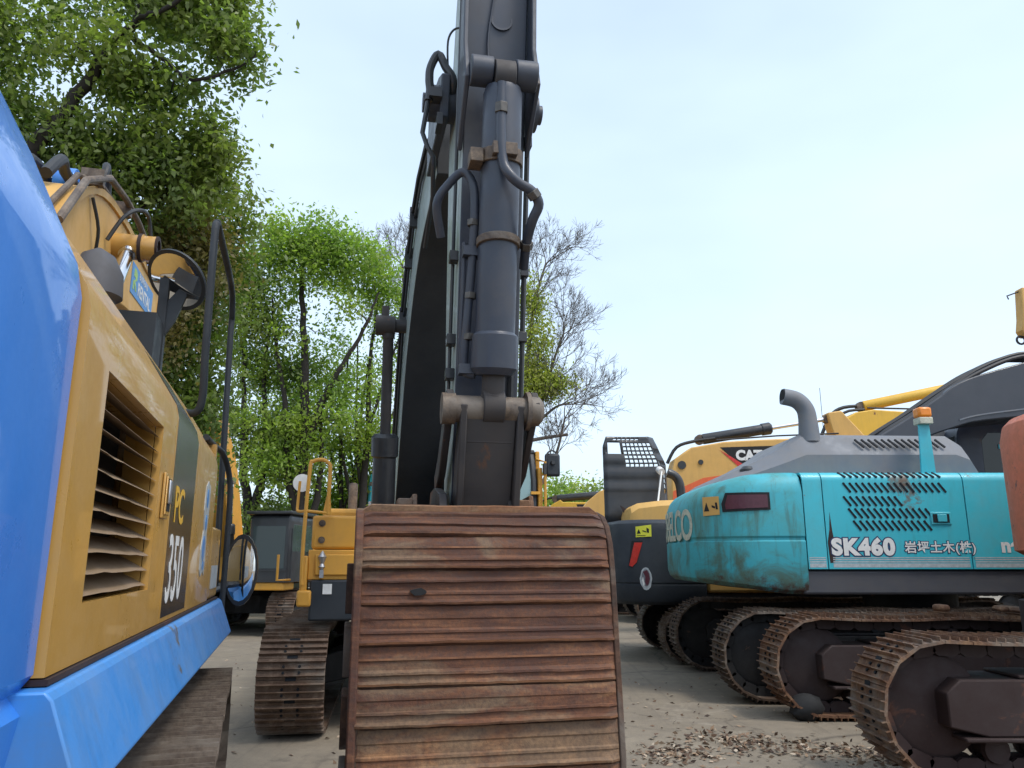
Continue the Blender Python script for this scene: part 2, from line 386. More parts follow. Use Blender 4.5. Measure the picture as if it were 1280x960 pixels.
def undercarriage(root, mats, L, gauge, w, H, frame='frame_dark', yaw=0, xs=0, zdeck=1.2, **k):
    before = set(C.objects)
    for s in (-1, 1): track(root, s*gauge/2, w, xs-L/2, xs+L/2, H, mats, frame=frame, **k)
    b = MB(); g = gauge/2-w*.25
    b.prism([(-.75, -.6), (.75, -.6), (.75, .6), (-.75, .6)], .42, .86, 'z')
    for sx in (-1, 1):
        for sy in (-1, 1):
            b.loft([[(sx*.3, sy*.45, .45), (sx*.75, sy*.3, .45), (sx*.75, sy*.3, .84), (sx*.3, sy*.45, .84)],
                    [(sx*.75, sy*g, .36), (sx*1.3, sy*g, .36), (sx*1.3, sy*g, .66), (sx*.75, sy*g, .66)]])
    obj('car_body', b, frame, root, bevel=.02)
    b = MB(); b.lathe((0, 0, .84), (0, 0, 2), [(0, .3), (0, .66), (.08, .68), (.10, .62), (zdeck-.84, .62), (zdeck-.84, .3)], 32)
    obj('swing_ring', b, frame, root)
    if yaw:
        R = Matrix.Rotation(radians(yaw), 4, 'Z')
        for o in set(C.objects)-before: o.data.transform(R)

def ram(root, p0, p1, frac, rb, rr, name='hydraulic_cylinder', mat='grey_boom', rod='chrome', pin='pin', pw=.16, neck=.12):
    """hydraulic cylinder: barrel from p0, rod ends at p1"""
    p0 = Vector(p0); p1 = Vector(p1); d = (p1-p0); L = d.length; u = d/L; lb = L*frac
    b = MB(); b.lathe(p0, p1, [(.05, rb*.5), (.06, rb*.9), (.10, rb), (lb-.26, rb), (lb-.255, rb*1.03), (lb-.24, rb*1.16), (lb-.04, rb*1.18), (lb-.02, rb*1.05), (lb, rb*.9), (lb, rr)], 28)
    o = obj(name, b, mat, root)
    b = MB(); b.lathe(p0+u*(lb-.02), p1, [(0, rr*.9), (0, rr), (L-lb-neck, rr), (L-lb-neck, rr*1.2), (L-lb+.02, rr*1.2)], 20)
    obj('piston_rod', b, rod, o)
    for p in (p0, p1):
        b = MB(); b.cyl(tuple(p+Vector((0, -pw/2, 0))), tuple(p+Vector((0, pw/2, 0))), rb*.95 if p is p0 else max(rb*.85, rr*1.5), 20)
        obj('rod_eye', b, pin, o, bevel=.006)
    return o

def offset_ring(plan, inset):
    out = []
    n = len(plan)
    for i, p in enumerate(plan):
        a = Vector(plan[max(i-1, 0)]); b = Vector(plan[min(i+1, n-1)]); t = (b-a).normalized(); nn = Vector((t.y, -t.x))
        out.append((p[0]+nn.x*inset, p[1]+nn.y*inset))
    return out
def superplan(x0, xr, hw, n=18, e=3.2, straight=.0):
    """plan outline of a counterweight: from the right flank (x0,-hw) round the rear (xr,0) to the left flank"""
    pts = [(x0, -hw)]
    xm = x0-straight
    for k in range(n+1):
        a = pi/2*(-1+2*k/n)
        pts.append((xm-(xm-xr)*abs(cos(a))**(2/e), hw*(1 if a > 0 else -1)*abs(sin(a))**(2/e)))
    pts.append((x0, hw))
    return pts
def counterweight(root, mat, x0, xr, hw, levels, e=3.2, straight=.0, name='counterweight', bevel=0):
    plan = superplan(x0, xr, hw, e=e, straight=straight)
    rings = []
    for z, ins in levels:
        q = offset_ring(plan, ins); q[0] = (x0, q[0][1]); q[-1] = (x0, q[-1][1])
        rings.append([(x, y, z) for x, y in q])
    b = MB(); b.loft(rings)
    return obj(name, b, mat, root, smooth=30, bevel=bevel)
def slot(b, x, z, y, w, h, slant, t=.004):
    """one slanted round-ended vent slot on a right flank"""
    pts = []
    for k in range(6): a = pi*k/5; pts.append((x+w/2*cos(a), z+h/2+w/2*sin(a)))
    for k in range(6): a = pi+pi*k/5; pts.append((x+slant+w/2*cos(a), z-h/2+w/2*sin(a)))
    b.prism(pts, y-t, y+.01)
def hull(p, r, n=10):
    """smooth closed boom outline from a centre line [(x,z,depth)]"""
    top = []; bot = []
    for i, (x, z, d) in enumerate(p):
        a = p[max(i-1, 0)]; c = p[min(i+1, len(p)-1)]; t = Vector((c[0]-a[0], c[1]-a[1])).normalized()
        top.append((x-t.y*d/2, z+t.x*d/2)); bot.append((x+t.y*d/2, z-t.x*d/2))
    return top+bot[::-1]
def smooth_line(p, k=5):
    return [tuple(v) for v in catmull([Vector(q) for q in p], k)]

def explode(o):
    """one object per separate piece"""
    me = o.data; n = len(me.vertices); par = list(range(n))
    def find(a):
        while par[a] != a: par[a] = par[par[a]]; a = par[a]
        return a
    for e in me.edges:
        a, c = find(e.vertices[0]), find(e.vertices[1])
        if a != c: par[a] = c
    gr = {}
    for p in me.polygons: gr.setdefault(find(p.vertices[0]), []).append(p)
    if len(gr) < 2: return
    base = o.name.split('.')[0]
    for ps in gr.values():
        b = MB(); ids = sorted({v for p in ps for v in p.vertices}); ix = {v: i for i, v in enumerate(ids)}
        b.v = [tuple(me.vertices[v].co) for v in ids]; b.f = [tuple(ix[v] for v in p.vertices) for p in ps]; b.m = [0]*len(b.f)
        q = obj(base, b, me.materials[0], o.parent); q.matrix_basis = o.matrix_basis
        for m in o.modifiers:
            if m.type == 'BEVEL': w = q.modifiers.new('edge', 'BEVEL'); w.width = m.width; w.segments = 2; w.limit_method = 'ANGLE'; w.angle_limit = m.angle_limit
    bpy.data.objects.remove(o)

# ================================================================== A: machine facing the camera, rusty bucket in front
A = thing('excavator', 'yellow crawler excavator facing the viewer with dark grey boom and rusty ribbed bucket', 'excavator', (-1.196, 10.46, 0), -78.7)
undercarriage(A, 'shoe', 4.7, 2.62, .64, 1.06, yaw=-2.5, xs=.15, zdeck=1.15)
AY = -.09
T = Matrix.Translation((0, AY, 0))
def mb(tr=None):
    b = MB(); b.M = tr or Matrix.Identity(4); return b
def sheen_sides(b, poly, a, c):  # prism whose two end faces take the painted sky reflection
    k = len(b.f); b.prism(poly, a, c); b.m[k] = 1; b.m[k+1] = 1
# boom
line = smooth_line([(.55, 2.05, .50), (1.5, 3.25, .76), (2.6, 4.45, .90), (3.5, 4.98, .82), (4.7, 5.06, .58)], 6)
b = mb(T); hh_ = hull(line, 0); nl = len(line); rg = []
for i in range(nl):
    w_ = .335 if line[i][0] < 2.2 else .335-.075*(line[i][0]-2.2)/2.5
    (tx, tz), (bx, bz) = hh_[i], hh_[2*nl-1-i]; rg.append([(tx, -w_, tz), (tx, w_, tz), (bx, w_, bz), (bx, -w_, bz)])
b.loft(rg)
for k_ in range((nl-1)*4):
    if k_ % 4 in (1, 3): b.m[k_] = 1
boom = obj('boom', b, ['slate', 'side_sheen'], A, bevel=.012, smooth=25)  # flank faces lightened in colour as a painted sky reflection
b = mb(T)
for s in (-1, 1): b.prism(hull([(4.55, 5.14, .60), (5.0, 5.06, .50), (5.35, 4.98, .42), (5.62, 4.9, .30)], 0), s*.325, s*.262)
obj('boom_fork', b, 'grey_boom', boom, bevel=.01)
b = mb(T); b.cyl((5.45, -.40, 4.93), (5.45, .40, 4.93), .13, 24); b.cyl((5.45, -.44, 4.93), (5.45, .44, 4.93), .07, 18)
obj('pivot_pin', b, 'grey_boom', boom)
b = mb(T); b.cyl((2.3, -.62, 4.19), (2.3, .62, 4.19), .075, 18); b.lathe((2.3, -.66, 4.19), (2.3, -.50, 4.19), [(0, .02), (0, .11), (.16, .11), (.16, .02)]); b.box(2.25, 2.35, -.60, -.52, 4.22, 4.40)
obj('cylinder_pin', b, 'link', boom)
for s in (-1, 1): ram(A, (1.72, AY+s*.49, 1.30), (2.3, AY+s*.52, 4.19), .60, .125, .058, 'boom_cylinder', 'black', 'link', 'link', .14)
ram(A, (2.6, AY, 5.42), (5.85, AY, 6.25), .55, .10, .055, 'arm_cylinder', 'grey_boom')
# lines along the boom flank
hoses = MB()
for dy, dz, r in ((-.36, .30, .022), (-.385, .26, .018), (-.36, .20, .014)):
    hoses.tube([(x, AY+dy+max(0, .075*(x-2.2)/2.5), z+dz*(d/.9)) for x, z, d in line[4:-2:3]], r, 6)
obj('hydraulic_hose', hoses, 'black', boom)
b = MB()
for q in (10, 13, 16): x, z, d = line[q]; e_ = max(0, .075*(x-2.2)/2.5); b.box(x-.03, x+.03, AY-.41+e_, AY-.31+e_, z+.12*d, z+.36*d)
obj('hose_clamp', b, 'black', boom)
# arm
arm_poly = [(5.62, 2.12), (5.74, 2.9), (5.84, 3.7), (5.98, 4.7), (6.13, 5.75), (6.05, 6.25), (5.75, 6.35), (5.42, 5.7), (5.16, 5.0), (5.12, 4.6), (5.14, 3.4), (5.22, 2.5), (5.22, 2.05), (5.3, 1.92), (5.5, 1.92)]
b = mb(T); sheen_sides(b, arm_poly, -.205, .205)
arm = obj('arm', b, ['grey_boom', 'side_sheen'], A, bevel=.01)
def afront(z): return 5.62+(z-2.12)*(6.13-5.62)/(5.75-2.12)
b = mb(T)   # flange plates standing proud of the upper arm, and the cylinder bracket
for s in (-1, 1):
    b.prism([(afront(4.45)-.02, 4.30), (afront(4.45)+.10, 4.42), (afront(4.7)+.30, 4.62), (afront(4.9)+.16, 4.95), (afront(5.8)+.08, 5.8), (afront(5.8)-.05, 5.8), (afront(4.6)-.05, 4.6)], s*.24, s*.208)
b.cyl((6.28, -.21, 4.66), (6.28, -.07, 4.66), .095, 20); b.cyl((6.28, .07, 4.66), (6.28, .21, 4.66), .095, 20)
obj('cylinder_bracket', b, 'grey_boom', arm, bevel=.008)
b = mb(T)
for z in (5.22,): b.lathe((afront(z)-.01, .03, z), (afront(z)+.03, .03, z), [(0, .075), (.012, .075), (.012, .06), (0, .06)], 20)
b.tube([(afront(5.9)+.01, .0, 5.9), (afront(5.6)+.01, -.03, 5.62), (afront(5.45)+.01, -.02, 5.45), (afront(5.1)+.01, -.06, 5.10), (afront(4.9)+.01, -.05, 4.85)], .008, 6, 4)
obj('access_cover', b, 'grey_boom', arm)
b = mb(T)   # guard strips and clamps down both edges of the arm
for s, z in ((1, 5.45), (1, 4.82), (1, 4.42), (1, 3.55), (1, 3.12), (-1, 3.62), (-1, 3.08), (-1, 2.86)):
    x = afront(z); b.box(x-.09, x-.01, s*.205, s*.262, z-.035, z+.035)
obj('pipe_clamp', b, 'black', arm, bevel=.005)
b = mb(T)
b.tube([(afront(z)-.04, .235, z) for z in (2.7, 3.6, 4.4)], .018, 8)
b.tube([(afront(z)+.02, .155, z) for z in (2.45, 3.6, 4.5)], .022, 8)
b.tube([(afront(z)-.11, -.23, z) for z in (2.5, 3.6, 4.6, 5.7)], .012, 8)
obj('steel_pipe', b, 'black', arm)
ram(A, (6.28, AY, 4.62), (5.95, AY, 2.60), .905, .122, .070, 'bucket_cylinder', 'grey_boom', 'link', 'link', .13, .05)
bc = C.objects['bucket_cylinder']
b = mb(T)   # clamp band, pipes and port blocks on the cylinder
b.lathe((6.205, 0, 4.16), (6.19, 0, 4.07), [(0, .125), (0, .137), (.085, .137), (.085, .125)], 28)
b.box(6.30, 6.36, -.075, .075, 4.07, 4.15); b.box(6.15, 6.28, -.20, -.12, 4.05, 4.14)
b.lathe((6.12, 0, 3.62), (6.12, 0, 3.56), [(0, .125), (0, .135), (.05, .135), (.05, .125)], 28)
obj('clamp_band', b, 'pin', bc, bevel=.004)
b = MB(); b.tube([(6.36, -.115, 4.54), (6.345, -.115, 4.20), (6.34, -.100, 4.02), (6.36, -.06, 3.93), (6.35, .0, 3.885), (6.33, .075, 3.855), (6.30, .125, 3.79), (6.24, .10, 3.71), (6.12, .09, 3.62), (5.98, .10, 3.5)], .031, 12, 5)
obj('feed_pipe', b, 'grey_boom', bc)
for a, c in (((6.36, -.115, 4.40), (6.352, -.115, 4.34)), ((6.33, .075, 3.855), (6.315, .105, 3.82)), ((6.12, .09, 3.62), (6.08, .092, 3.59))):
    b = MB(); b.cyl(a, c, .043, 6); obj('pipe_fitting', b, 'steel_dark', bc, bevel=.003)
for z, x in ((3.30, 6.02), (3.05, 5.98), (3.75, 6.09)):
    b = MB(); b.cyl((x, -.243-AY*0, z), (x-.005, -.243, z-.04), .038, 6); obj('pipe_fitting', b, 'steel_dark', bc, bevel=.003)
b = MB(); b.tube([(5.90, -.42, 3.70), (6.0, -.46, 3.88), (6.05, -.39, 4.0), (6.1, -.31, 4.06), (6.12, -.25, 3.97), (6.1, -.235, 3.80), (6.05, -.24, 3.5), (5.98, -.26, 3.1), (5.93, -.265, 2.84), (5.95, -.2, 2.80)], .028, 12, 5)
b.tube([(6.03, -.285, 3.62), (6.0, -.29, 3.3), (5.9, -.29, 2.85)], .016, 8)
for z, x in ((3.55, 6.06), (2.83, 5.95)): b.box(x-.05, x+.03, -.30, -.19, z-.03, z+.03)
obj('return_pipe', b, 'grey_boom', bc)
# pivot hoses on the left of the boom nose
b = MB(); b.tube([(5.5, -.34, 4.90), (5.62, -.33, 5.02), (5.62, -.385, 5.12), (5.6, -.437, 5.23), (5.6, -.49, 5.12), (5.6, -.497, 5.02), (5.6, -.49, 4.94), (5.6, -.50, 4.85)], .030, 10, 5)
b.tube([(5.6, -.495, 4.93), (5.6, -.515, 4.75), (5.6, -.535, 4.60), (5.6, -.50, 4.50), (5.6, -.455, 4.42), (5.45, -.44, 4.2), (5.0, -.45, 4.0)], .017, 8)
b.tube([(5.6, -.36, 5.02), (5.6, -.37, 5.35), (5.62, -.31, 5.45), (5.66, -.27, 5.35), (5.6, -.30, 4.9), (5.75, -.28, 4.45), (5.95, -.22, 4.3)], .008, 6, 6)
b.box(5.5, 5.66, -.50, -.41, 4.86, 4.93); b.box(5.5, 5.64, -.44, -.40, 4.66, 4.75)
obj('hydraulic_hose', b, 'black', arm)
# bucket linkage
b = mb(T); b.cyl((5.95, -.30, 2.585), (5.95, .27, 2.585), .082, 24)
b.lathe((5.95, -.31, 2.585), (5.95, -.23, 2.585), [(0, .03), (0, .095), (.08, .095)], 24)
b.lathe((5.95, .20, 2.585), (5.95, .31, 2.585), [(0, .085), (0, .115), (.025, .118), (.03, .095), (.085, .09), (.11, .06), (.11, .01)], 24)
link = obj('link_pin', b, 'pin', A)
b = mb(T)
b.prism([(6.0, 2.53), (5.90, 2.50), (5.70, 1.98), (5.80, 1.98)], -.17, .14)
for y in (-.205, .14): b.prism([(6.04, 2.60), (5.88, 2.60), (5.64, 1.92), (5.84, 1.92), (5.93, 2.2)], y, y+.045)
b.box(5.83, 5.95, -.16, .13, 2.38, 2.41)
obj('bucket_link', b, 'link', link, bevel=.01)
b = mb(T)
for y in (-.285, .235): b.prism(hull([(6.0, 2.66, .12), (5.8, 2.48, .13), (5.58, 2.28, .15), (5.36, 2.18, .12)], 0), y, y+.045)
obj('side_link', b, 'link', link, bevel=.008)
# bucket
TB = Matrix.Translation((0, -.135, 0)); hw = .705
prof = [(5.40, 1.985), (5.62, 1.99), (5.80, 1.985), (5.93, 1.955), (6.02, 1.89), (6.075, 1.79), (6.105, 1.64), (6.125, 1.45), (6.14, 1.28), (6.16, 1.08), (6.18, .88), (6.20, .68), (6.20, .48), (6.14, .30), (6.0, .15), (5.8, .05), (5.5, .03), (5.25, .05)]
P2 = [Vector(p) for p in prof]
def inner(pr, t):
    out = []
    for i, p in enumerate(pr):
        d = (pr[min(i+1, len(pr)-1)]-pr[max(i-1, 0)]).normalized(); out.append(p+Vector((d.y, -d.x))*-t if False else p-Vector((-d.y, d.x))*t)
    return out
inn = inner(P2, -.03) if (inner(P2, -.03)[8].x < P2[8].x) else inner(P2, .03)
b = mb(TB); b.prism([tuple(p) for p in P2]+[tuple(p) for p in inn[::-1]], -hw+.02, hw-.02)
bucket = obj('bucket', b, 'bucket', A, smooth=30)
# armour: worn grouser shoes welded across the back
def along(pr, d):
    for a, c in zip(pr, pr[1:]):
        l = (c-a).length
        if d <= l: t = (c-a)/l; return a+t*d, t
        d -= l
    return pr[-1], (pr[-1]-pr[-2]).normalized()
tot = sum((c-a).length for a, c in zip(P2, P2[1:]))
d = .10; k = 0
while d < 2.35:
    st = .198*random.uniform(.90, 1.10); b = mb(TB); ring = []; NX = 26
    e0 = random.uniform(-.012, .012); e1 = random.uniform(-.012, .012); sk = random.uniform(-.008, .008); lift = random.uniform(-.006, .008)
    g1 = random.uniform(.022, .034); g2 = random.uniform(.020, .034); g3 = random.uniform(.034, .056); pp = random.uniform(-.04, .04)
    shape = [(0, .0), (0.02, .016), (.20+pp, .020), (.28+pp, g1), (.33+pp, g1), (.36+pp, .017), (.58, .016), (.64+pp, g2), (.70+pp, g2), (.72+pp, .018), (.84, .020), (.92, g3), (.975, g3-.004), (1.0, .0)]
    rings = []
    for q in range(NX+1):
        y = -hw+e0+(2*hw+e1-e0)*q/NX; w = random.uniform(-.001, .001)+.004*sin(q*.31+k*2.1)*sin(q*.13+k); w2 = random.uniform(-.0022, .0022)+.003*sin(q*.2+k*1.7)
        ring = []
        for f, h in shape:
            p, t = along(P2, d+f*st+sk*(q/NX)+ (w2 if h > .03 else 0)); nn = Vector((-t.y, t.x))
            if nn.x < -.2 or (abs(nn.x) < .2 and nn.y < 0 and p.y > 1): nn = -nn
            if p.y < .3 and nn.y > 0: nn = -nn
            hh = h*min(1, .25+min(q, NX-q)*.75)+w+lift*(h > 0); q2 = p+nn*hh
            ring.append((q2.x, y, q2.y))
        rings.append(ring)
    b.loft(rings); ns = len(shape)
    for fi in range(NX*ns):
        if fi % ns in ((11, 12) if k % 3 else (3, 11)): b.m[fi] = 1
    obj('grouser_plate', b, ['bucket', 'bucket_edge'], bucket, smooth=28)
    d += st+.004; k += 1
b = mb(TB)
for s in (-1, 1):
    side = [(p.x, p.y) for p in P2]+[(5.12, .25), (5.05, .8), (5.08, 1.4), (5.18, 1.85)]
    m = mb(TB); m.prism(side, s*hw, s*(hw-.028)); 
    # worn strips and cutter lugs on the flank
    m.prism([(p.x+.012, p.y+.004) for p in P2[2:15]]+[(p.x-.13, p.y-.03) for p in P2[2:15]][::-1], s*(hw+.002), s*(hw+.035))
    for z in (.5, .86, 1.22, 1.55):
        m.box(5.70, 5.99-.02*abs(z-1), s*(hw+.001), s*(hw+.07), z-.14, z+.13)
    m.prism([(5.02, .2), (5.2, .2), (5.2, 1.7), (5.05, 1.7)], s*(hw+.001), s*(hw+.03))
    obj('side_plate', m, 'bucket_side' , bucket, bevel=.006)
    if s > 0: continue
    m = mb(TB); m.loft([[(p.x+.028, s*(hw-.012), p.y+.01), (p.x+.028, s*(hw+.034), p.y+.01), (p.x-.03, s*(hw+.034), p.y-.01), (p.x-.03, s*(hw-.012), p.y-.01)] for p in P2[2:15]]); obj('rim_bar', m, 'bucket', bucket, bevel=.01)
for y in (-.255, .165):
    m = mb(TB); m.prism([(5.1, 1.80), (5.25, 2.14), (5.5, 2.15), (5.80, 2.09), (5.86, 1.99), (5.75, 1.9), (5.4, 1.98)], y, y+.05)
    obj('hinge_ear', m, 'link', bucket, bevel=.006)
for y in (-.40, .34):
    m = mb(TB); m.prism([(5.3, 2.0), (5.35, 2.09), (5.62, 2.10), (5.66, 2.0)], y, y+.03); m.box(5.45, 5.66, y-.09, y+.0, 2.0, 2.07)
    obj('ear_gusset', m, 'shoe_rust', bucket, bevel=.006)
for k in range(5):
    y = -.56+k*.28; m = mb(TB); m.loft([[(5.35, y-.06, -.0+.03), (5.35, y+.06, .03), (5.35, y+.06, .12), (5.35, y-.06, .12)], [(4.98, y-.035, .015), (4.98, y+.035, .015), (4.98, y+.035, .035), (4.98, y-.035, .035)]])
    obj('tooth', m, 'bucket_side', bucket, bevel=.008)
b = mb(TB)     # two torn rubber-black scabs on the plates
for px, pz, w, h in ((-.385, 1.53, .05, .02), (-.35, 1.93, .03, .012), (.33, .60, .035, .03)):
    c = 6.135 if pz < 1.6 else 5.90
    if pz < .7: c = 6.235
    pts = []
    for k in range(9): a = 2*pi*k/9; r = random.uniform(.75, 1.1); pts.append((px+w*r*cos(a), pz+h*r*sin(a)))
    b.prism(pts, c-.06, c+.022, 'x')
obj('tar_patch', b, 'black_matte', bucket, smooth=0)
# house
b = MB(); b.prism([(-2.0, -1.3), (2.05, -1.3), (2.15, -.5), (2.15, 1.2), (-2.0, 1.2)], 1.15, 1.38, 'z')
obj('deck_frame', b, 'black', A, bevel=.015)
b = MB(); b.box(1.2, 2.17, -1.30, -.66, 1.10, 1.50)
o = obj('lower_toolbox', b, 'slate', A, bevel=.02)
b = MB(); b.box(2.17, 2.18, -1.17, -1.08, 1.36, 1.46); obj('reflector', b, 'white', o)
b = MB(); b.box(1.15, 2.14, -1.33, -.60, 1.50, 1.80); b.box(2.142, 2.165, -1.26, -.66, 1.545, 1.755); tb = obj('toolbox', b, 'yellow_a', A, bevel=.02)
b = MB(); b.box(1.05, 2.10, -1.31, -.58, 1.805, 2.15); obj('upper_toolbox', b, 'yellow_a', tb, bevel=.03)
b = MB()
for z in (1.90, 2.07): b.lathe((2.10, -1.21, z), (2.13, -1.21, z), [(0, .035), (.015, .035), (.015, .02), (.03, .018), (.03, 0.001)], 14)
obj('bolt', b, 'pin', tb)
b = MB(); b.lathe((2.165, -1.19, 1.60), (2.165, -1.19, 1.79), [(0, .01), (.03, .035), (.06, .02), (.10, .035), (.13, .045), (.15, .03), (.19, .004)], 12); b.box(2.16, 2.185, -1.21, -1.17, 1.52, 1.60)
obj('work_lamp', b, 'steel', tb)
b = MB(); b.box(1.9, 2.2, -1.40, -1.33, 1.38, 1.74); b.box(1.95, 2.22, -1.42, -1.28, 1.24, 1.40)
obj('step', b, 'yellow_a', A, bevel=.02)
b = MB()
b.tube([(2.2, -1.38, 1.45), (2.2, -1.385, 1.9), (2.2, -1.36, 2.62), (2.2, -1.33, 2.70), (2.2, -1.24, 2.72), (2.2, -1.17, 2.68), (2.2, -1.155, 2.60), (2.18, -1.16, 2.16)], .020, 10, 4)
b.tube([(2.19, -1.37, 2.19), (2.12, -1.46, 2.19), (2.1, -1.47, 2.25), (2.1, -1.46, 2.50)], .015, 8, 3); b.tube([(2.2, -1.38, 2.19), (2.18, -1.15, 2.17)], .015, 8)
b.prism([(-1.21, 2.15), (-1.12, 2.15), (-1.14, 2.34), (-1.18, 2.34)], 2.17, 2.19, 'x')
b.tube([(2.1, -1.50, 1.50), (2.2, -1.62, 1.50), (2.2, -1.62, 1.75)], .014, 8)
obj('handrail', b, 'yellow_a', A)
b = MB(); b.lathe((1.9, -1.45, 2.50), (1.94, -1.45, 2.50), [(0, .01), (0, .09), (.03, .095), (.035, .01)], 20); obj('round_mirror', b, 'white', A)
b = MB(); b.box(-1.6, .9, -1.25, -.45, 1.385, 2.30); b.box(-1.6, 1.6, -.62, -.50, 1.39, 2.0); eh = obj('engine_hood', b, 'yellow_a', A, bevel=.05)
b = MB(); b.tube([(-.3, -.92, 2.3), (-.3, -.92, 2.62), (-.33, -.92, 2.70)], .06, 14); obj('exhaust_pipe', b, 'pin', eh)
b = MB(); b.box(-2.9, -1.62, -1.3, 1.3, 1.2, 2.25); obj('counterweight', b, 'slate', A, bevel=.12)
b = MB(); b.tube([(1.7, -.72, 2.15), (1.7, -.72, 2.33)], .02, 8); obj('grab_rail', b, 'white', A)
# cab on the left side of the machine (right in the picture)
cx0, cx1, cy0, cy1, cz0, cz1 = .55, 2.12, .12, 1.09, 1.385, 2.92
b = MB()
for y in (cy0, cy1-.07):
    b.prism([(cx1, cz0), (cx1-.02, cz1-.35), (cx1-.16, cz1-.02), (cx1-.24, cz1-.08), (cx1-.10, cz1-.38), (cx1-.09, cz0)], y, y+.07); b.box(cx0, cx0+.08, y, y+.07, cz0, cz1-.04)
b.box(cx0, cx1-.14, cy0, cy1, cz1-.06, cz1); b.box(cx1-.06, cx1, cy0+.07, cy1-.07, cz0, cz0+.28); b.box(cx1-.16, cx1-.10, cy0+.07, cy1-.07, cz1-.14, cz1-.03)
cab = obj('cab', b, 'black', A, bevel=.02)
b = MB(); b.box(cx0, cx1-.12, cy1+.002, cy1+.05, cz0, cz1-.02); b.box(cx1-.12, cx1+.01, cy1+.002, cy1+.05, cz0, cz1-.22); obj('cab_pillar', b, 'yellow_a', cab, bevel=.012)
b = MB(); b.prism([(cx1-.03, cz0+.28), (cx1-.045, cz1-.36), (cx1-.15, cz1-.12), (cx1-.16, cz1-.12), (cx1-.06, cz1-.37), (cx1-.04, cz0+.28)], cy0+.07, cy1-.07); obj('windscreen', b, 'glass_pale', cab)
b = MB(); b.box(cx0+.02, cx0+.03, cy0+.07, cy1-.07, cz0, cz1-.06); obj('rear_window', b, 'glass_dark', cab)
b = MB(); b.box(1.0, 1.5, .35, .85, 1.39, 1.85); b.box(.95, 1.1, .35, .85, 1.85, 2.5); obj('seat', b, 'black_matte', cab, bevel=.05)
b = MB(); b.tube([(cx1+.05, 1.16, 1.5), (cx1+.05, 1.16, 2.76), (cx1-.1, 1.1, 2.80)], .016, 8); b.box(cx1, cx1+.06, 1.0, 1.10, 2.40, 2.43); b.tube([(cx1+.05, 1.16, 2.62), (cx1-.1, 1.08, 2.62)], .012, 6)
obj('grab_rail', b, 'yellow_a', cab)
b = MB(); b.box(2.10, 2.16, 1.165, 1.34, 2.60, 2.86); mi = obj('side_mirror', b, 'slate', A, bevel=.04)
b = MB(); b.tube([(2.17, 1.17, 2.70), (2.17, 1.18, 2.84), (2.15, 1.24, 2.89), (2.14, 1.29, 2.87)], .010, 8, 4); b.box(2.13, 2.20, 1.14, 1.17, 2.62, 2.74); b.lathe((2.16, 1.25, 2.75), (2.19, 1.25, 2.75), [(0, .03), (.03, .02), (.03, .001)], 12); obj('mirror_bracket', b, 'black', mi)

# ================================================================== B: near left machine, blue and ochre
B = thing('excavator', 'blue and ochre crawler excavator close at the left with a big louvred side door', 'excavator', (-3.107, 3.484, 0), 105.5)
undercarriage(B, 'shoe_dark', 4.75, 2.98, .60, 1.0, frame='frame_dark', yaw=2.6, xs=-.35, zdeck=1.25)
# counterweight
counterweight(B, 'blue', -2.06, -3.45, 1.50, [(1.05, .12), (1.12, .04), (1.36, .0), (1.40, .03), (1.44, 0), (2.36, .0), (2.45, .02), (2.74, .16), (2.92, .26), (2.95, .36)], e=3.6, straight=.55)
# body: shell cross-section (y,z) shared by the panels
def shell(b, x0, x1, z0=1.43, t=.03, s=-1, zt=2.74):
    o = [(s*1.52, z0), (s*1.52, 2.34), (s*1.505, 2.40), (s*1.47, 2.455), (s*1.30, zt-.02), (s*1.22, zt), (s*.9, zt+.02)]
    i = [(s*.9, zt-.01), (s*1.22, zt-.03), (s*1.28, zt-.05), (s*1.44, 2.44), (s*1.475, 2.39), (s*1.49, 2.34), (s*1.49, z0)]
    b.prism(o+i, x0, x1, 'x')
b = MB()
LZ0, LZ1, LX0, LX1 = 1.585, 2.235, -1.775, -.755
b.box(-2.045, LX0, -1.52, -1.49, 1.43, LZ1); b.box(LX1, -.415, -1.52, -1.49, 1.43, LZ1); b.box(LX0, LX1, -1.52, -1.49, 1.43, LZ0)
shell(b, -2.045, -.415, LZ1)
for x0, x1, z0, z1 in ((LX0-.0, LX1, LZ0-.02, LZ0), (LX0, LX1, LZ1, LZ1+.02), (LX0-.02, LX0, LZ0, LZ1), (LX1, LX1+.02, LZ0, LZ1)): b.box(x0, x1, -1.487, -1.38, z0, z1)
door = obj('louvred_door', b, 'yellow_b', B, smooth=32)
for k in range(11):
    z = LZ0+.03+k*.0585; x1 = LX1-.004
    x0 = LX0+.004
    b = MB(); N = 8; wob = [random.uniform(-.0045, .0045) if random.random() < (.45 if k < 4 else .12) else 0 for _ in range(N+1)]
    rings = []
    for q in range(N+1):
        x = x0+(x1-x0)*q/N; w = wob[q]
        rings.append([(x, -1.512-w*.5, z-.014+w), (x, -1.508, z-.010+w), (x, -1.395, z+.050), (x, -1.395, z+.046)])
    b.loft(rings); obj('louvre', b, 'louvre', door, smooth=0)
b = MB(); b.box(LX0+.02, LX1-.02, -1.36, -1.34, LZ0, LZ1)
for k in range(5): b.cyl((LX0+.62, -1.38, LZ0+.08+k*.12), (LX0+.62, -1.36, LZ0+.08+k*.12), .04, 10)
obj('radiator_core', b, 'insulation', door)
b = MB(); b.box(-.66, -.52, -1.532, -1.522, 1.87, 2.06); b.box(-.645, -.535, -1.54, -1.533, 1.885, 2.045)
la = obj('door_latch', b, 'yellow_b', door, bevel=.005)
b = MB(); b.box(-.635, -.58, -1.552, -1.541, 1.93, 2.03); obj('latch_lever', b, 'steel', la, bevel=.006)
